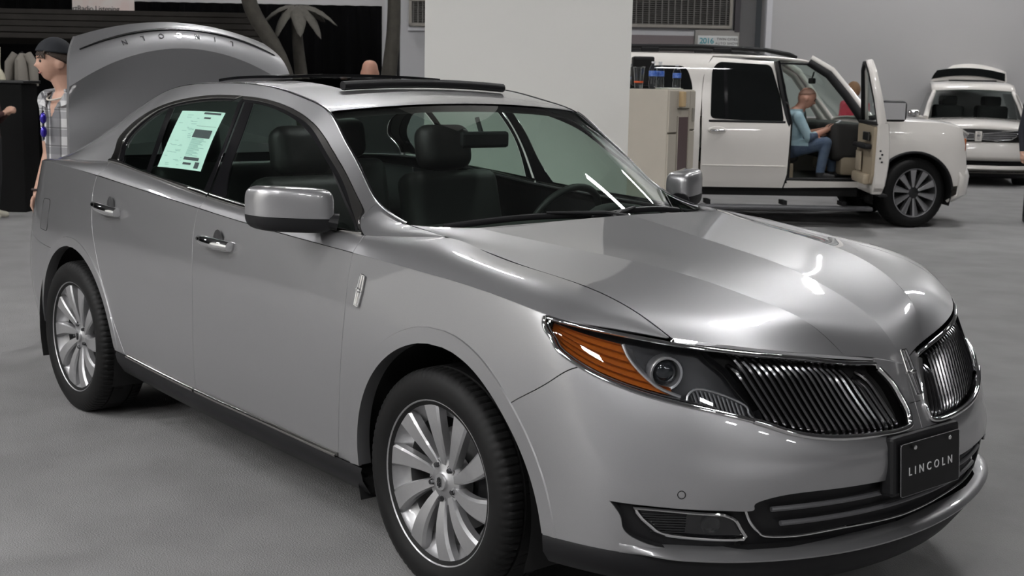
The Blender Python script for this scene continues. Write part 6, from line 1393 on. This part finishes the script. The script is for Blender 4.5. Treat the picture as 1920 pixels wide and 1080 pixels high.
# his right arm is the one seen at the left edge of the body
Rs_ = -Lt
ar = [(Lt*.24+Vector((0, 0, 1.13))-tor*.03, Lt*.26+Vector((0, 0, .88))+tor*.06, Vector((0, 0, -1))+tor*.15, -Lt), (Rs_*.215+Vector((0, 0, 1.13))-tor*.04, Rs_*.235+Vector((0, 0, .885))+tor*.05, Vector((0, 0, -1))+tor*.10, -Rs_)]
fc = (-RH*.86-FH*.51).normalized()
B, hc, ax, hands_, kk = standing(tm, None, fc, tor, 1.80, arms=ar, head_shift=(-RH*.035), head_tilt=.05)
PLAID = plaid_mat()
def rule_plaid(c):
    z = c.z/1.011
    if z > 1.50: return 0
    rr = math.hypot(c.x, c.y)
    if z < .10: return 3
    lat = abs(c.dot(Lt)); 
    if z < 1.19 and lat > .168+.03*(z < .95): return 0
    if z > 1.33 and c.dot(tor) > .05 and abs(c.dot(Lt)+.0) < (z-1.33)*.36: return 0
    return 1 if z > .86 else 2
fuse(B, 'body', .007, [SKIN, PLAID, JEANS, SHOEB], rule_plaid, tm)
face_bits(hc, ax, tm, 1.01)
cap_shell('hair', hc, ax, HAIRB, tm, r=(.106, .088, .121), zcut=.55, back=-.95)
cap = cap_shell('cap', hc+Vector((0, 0, .012)), ax, pmat('cap_black', (.012, .014, .018), rough=.85), tm, r=(.113, .095, .124), zcut=.42, back=-.25)
B = MB(); bk = -ax[0]; pts = []
for a in np.linspace(-1, 1, 9): pts.append([hc+bk*(.112*math.cos(a*.9)+e)+ax[1]*(.098*math.sin(a*.9)*(1-e*2))+ax[2]*(.012-e*.5-.02*(1-abs(a))) for e in (0, .055)])
B.add([p[0] for p in pts]+[p[1] for p in pts], [(i, i+1, 9+i+1, 9+i) for i in range(8)]); o = B.build('peak', pmat('cap_black', (.012, .014, .018)), cap, smooth=True); md = o.modifiers.new('thickness', 'SOLIDIFY'); md.thickness = .005
for q in range(4):
    B = MB(); s0 = hc+ax[0]*(.090-.008*q)+ax[1]*(.01+q*.018)+ax[2]*.062; B.tube([s0, s0+ax[0]*.012-ax[2]*.018, s0+ax[0]*.006-ax[2]*(.030+.006*q)+ax[1]*.01], [.009, .009, .003], seg=6); B.build('fringe', HAIRB, tm, smooth=True)
B = MB(); nk = Vector((0, 0, 1.485))+tor*.018-RH*.012; B.tube([nk+tor*(.088*math.cos(t))+Lt*(.082*math.sin(t))-Vector((0, 0, .035*math.cos(t))) for t in np.linspace(0, 2*PI, 24, endpoint=False)], .0055, seg=6, closed=True); o = lab(B.build('necklace', pmat('shell_white', (.72, .68, .60), rough=.5, bump=(300, .8)), tm, smooth=True), 'pale bead necklace')
for s in (-1, 1):
    B = MB(); p0 = Vector((0, 0, 1.47))+tor*.06+Lt*(s*.075); B.add([p0+Lt*(s*.02)+Vector((0, 0, .04))-tor*.05, p0+Vector((0, 0, .02))+tor*.02, p0-Lt*(s*.02)-Vector((0, 0, .06))+tor*.055, p0+Lt*(s*.045)-Vector((0, 0, .045))+tor*.045, p0+Lt*(s*.055)+Vector((0, 0, .0))], [(0, 1, 2, 3, 4)]); o = B.build('collar', PLAID, tm); md = o.modifiers.new('thickness', 'SOLIDIFY'); md.thickness = .006
sgp = Vector((0, 0, 1.30))+tor*.155+Rs_*.02
for dz in (.045, -.035):
    B = MB(); B.sphere(sgp+Vector((0, 0, dz)), (.020, .020, .034), 14, 10); o = lab(B.build('sunglasses_lens', pmat('blue_mirror', (.03, .015, .35), rough=.1, metal=.6, coat=1.), tm, smooth=True), 'blue-violet sunglasses lens hung on the shirt')
B = MB(); B.tube([sgp+Vector((0, 0, .09)), sgp-Vector((0, 0, .08))], .006, seg=6); B.build('sunglasses_frame', BLACKP, tm)
wr = ar[1][1]; B = MB(); B.tube([wr+Vector((.033*math.cos(t), .033*math.sin(t), .025)) for t in np.linspace(0, 2*PI, 18, endpoint=False)], .007, seg=6, closed=True); lab(B.build('bracelet', pmat('bracelet_dark', (.03, .015, .015), rough=.6), tm, smooth=True), 'dark woven bracelet')
B = MB(); B.box(ar[1][0]*.5+wr*.5+Rs_*.06+Vector((0, 0, .06)), (.10, .004, .20), rot=Matrix.Rotation(TH+.5, 3, 'Z') @ Matrix.Rotation(.25, 3, 'X')); o = B.build('leaflet', pmat('leaflet_green', (.45, .55, .38), rough=.6)); o.location = tm.location-tor*.10; tag(o, 'pale green leaflet held under the arm of the person in plaid', 'leaflet')
# ---- other standing people
def simple_person(label, loc, face, H, top, legs, hairm=None, bald=False, voxel=.011, arms=None, shoe=SHOEB, skin=SKIN, hair_back=-.9, sleeve=1.0):
    t = thing('person', label, 'person', loc); F_ = Vector(face).normalized(); L_ = Vector((0, 0, 1)).cross(F_)
    k = H/1.78
    if arms is None: arms = [(L_*(s*.24*k)+Vector((0, 0, 1.13*k))-F_*.03, L_*(s*.25*k)+Vector((0, 0, .87*k))+F_*.05, Vector((0, 0, -1))+F_*.12, -L_*s) for s in (1, -1)]
    B, hc, ax, hd, k = standing(t, None, F_, F_, H, arms=arms)
    wr_ = [Vector(q) for q in hd]
    def rule(c):
        z = c.z/k
        if z > 1.49: return 0
        if min((c-w_).length for w_ in wr_)-.0 < .03 or any((c-w_-Vector(a[2]).normalized()*.08*k).length < .085*k for w_, a in zip(wr_, arms)): return 0
        if z < .10: return 3
        return 1 if z > .93 or abs(c.dot(L_)) > .21*k or (z > .80 and c.dot(F_) > .15) else 2
    fuse(B, 'body', voxel, [skin, top, legs, shoe], rule, t); face_bits(hc, ax, t, k)
    if hairm: cap_shell('hair', hc, ax, hairm, t, r=(.108*k, .09*k, .122*k), zcut=.40, back=hair_back, grow=1.02)
    return t, hc, ax, k
simple_person('bald person seen from behind above the sedan roof, before the low black drape', hp(-1.41, 13.0, 0), FH, 1.80, BLKC, BLKC, skin=SKINR)
P2 = pmat('dark_red_cloth', (.05, .02, .02), rough=.9); Fq = RH; Lq = Vector((0, 0, 1)).cross(Fq)
simple_person('person in dark clothes with hands together at the left edge', hp(-5.72, 14.3, 0), Fq, 1.72, P2, BLKC, HAIRB, arms=[(Lq*(s*.24)+Vector((0, 0, 1.08))+Fq*.02, Lq*(s*.06)+Vector((0, 0, 1.17))+Fq*.20, Fq-Lq*(s*.5)+Vector((0, 0, .4)), -Lq*s) for s in (1, -1)], shoe=SHOEW)
simple_person('person in pink-red top with light brown hair behind the open door', hp(5.02, 19.2, 0), FH*.9-RH*.3, 1.71, pmat('pink_red_cloth', (.75, .05, .10), rough=.8), BLKC, pmat('light_brown_hair', (.20, .11, .05), rough=.6, bump=(150, .6)), hair_back=-1.2)
Fq = -FH
simple_person('person in dark clothes at the right edge of the aisle', hp(6.44, 15.8, 0), Fq, 1.80, pmat('navy_black_cloth', (.012, .013, .02), rough=.85), BLKC, HAIRB)
# ---- seated man in the sport utility vehicle (its own space: x forward, y left)
Ms = suv.matrix_basis if False else (Matrix.Translation(suv.location) @ Matrix.Rotation(suv.rotation_euler.z, 4, 'Z'))
ps = thing('person', 'person in pale blue shirt and jeans sitting in the open doorway, looking down', 'person', Ms @ Vector((-1.30, -.70, 0)), suv.rotation_euler.z)
ps.location.z = 0
B = MB(); X_ = Vector((1, 0, 0)); Y_ = Vector((0, 1, 0)); Zv = Vector((0, 0, 1))
hc = Vector((.065, -.02, 1.485)); ax = head_mesh(B, hc, X_-Zv*.42-Y_*.12, Zv+X_*.35, .235)
limb(B, [(-.02, 0, 1.30), (.0, -.005, 1.38), (.035, -.01, 1.43)], [.07, .062, .06])
limb(B, [(-.10, 0, .92), (-.12, 0, 1.05), (-.10, 0, 1.20), (-.05, 0, 1.30)], [.16, .16, .16, .09])
B.sphere((-.10, 0, 1.10), (.135, .19, .20), 18, 12); B.sphere((-.10, 0, 1.25), (.11, .20, .09), 18, 10); B.sphere((-.07, 0, .93), (.16, .19, .12), 18, 10)
arms_ = []
for s in (1, -1):
    sh = Vector((-.07, s*.20, 1.27)); el = Vector((.06, s*.23, 1.03)); wr = Vector((.31, s*.06, 1.115)); limb(B, [sh, el], [.068, .05]); limb(B, [el, wr], [.05, .032]); hand(B, wr, X_*.9+Zv*.25-Y_*(s*.35), Y_*(-s)*.6+Zv*.6, s, .6); arms_.append((sh, el, wr))
    hip = Vector((-.04, s*.10, .90)); kn = Vector((.43 if s > 0 else .27, s*.15-.06, 1.01 if s > 0 else .97)); an = Vector((.42 if s > 0 else .21, s*.14-.10, .62)); limb(B, [hip, kn], [.10, .072]); limb(B, [kn, an], [.070, .050]); limb(B, [an-Zv*.03, an+X_*.15-Zv*.045], [.045, .036])
def rule_sit(c):
    if any((c-w_).dot((w_-e).normalized()) > -.20 and (c-(e+(w_-e)*max(0, min(1.6, (c-e).dot(w_-e)/(w_-e).length_squared)))).length < .075 for s_, e, w_ in arms_) and c.z > .98 and c.x > .03: return 0
    if c.z > 1.355 or (c.z > 1.325 and c.x > .02): return 0
    if c.z < .625: return 3
    if c.z < .66+.0: return 2
    return 2 if (c.z < .93 or (c.x > .06 and c.z < 1.085)) else 1
BLUES = pmat('pale_blue_cotton', (.27, .40, .45), rough=.9, noise=(8, .4, (.36, .47, .50)), bump=(30, .4))
fuse(B, 'body', .008, [SKINR, BLUES, JEANS, SHOEB], rule_sit, ps); face_bits(hc, ax, ps)
cap_shell('hair', hc, ax, pmat('cropped_hair', (.26, .15, .11), rough=.8), ps, r=(.104, .086, .120), zcut=.75, back=-.75, grow=1.0)
B = MB(); B.box((0, 0, 0), (.012, .07, .14), bev=.004); o = B.build('phone', pmat('phone_pale', (.55, .57, .60), rough=.3)); o.matrix_basis = Ms @ Matrix.Translation((-1.30+.43, -.70, 1.19)) @ Matrix.Rotation(math.radians(55), 4, 'Y'); tag(o, 'pale phone held by the seated person', 'phone')
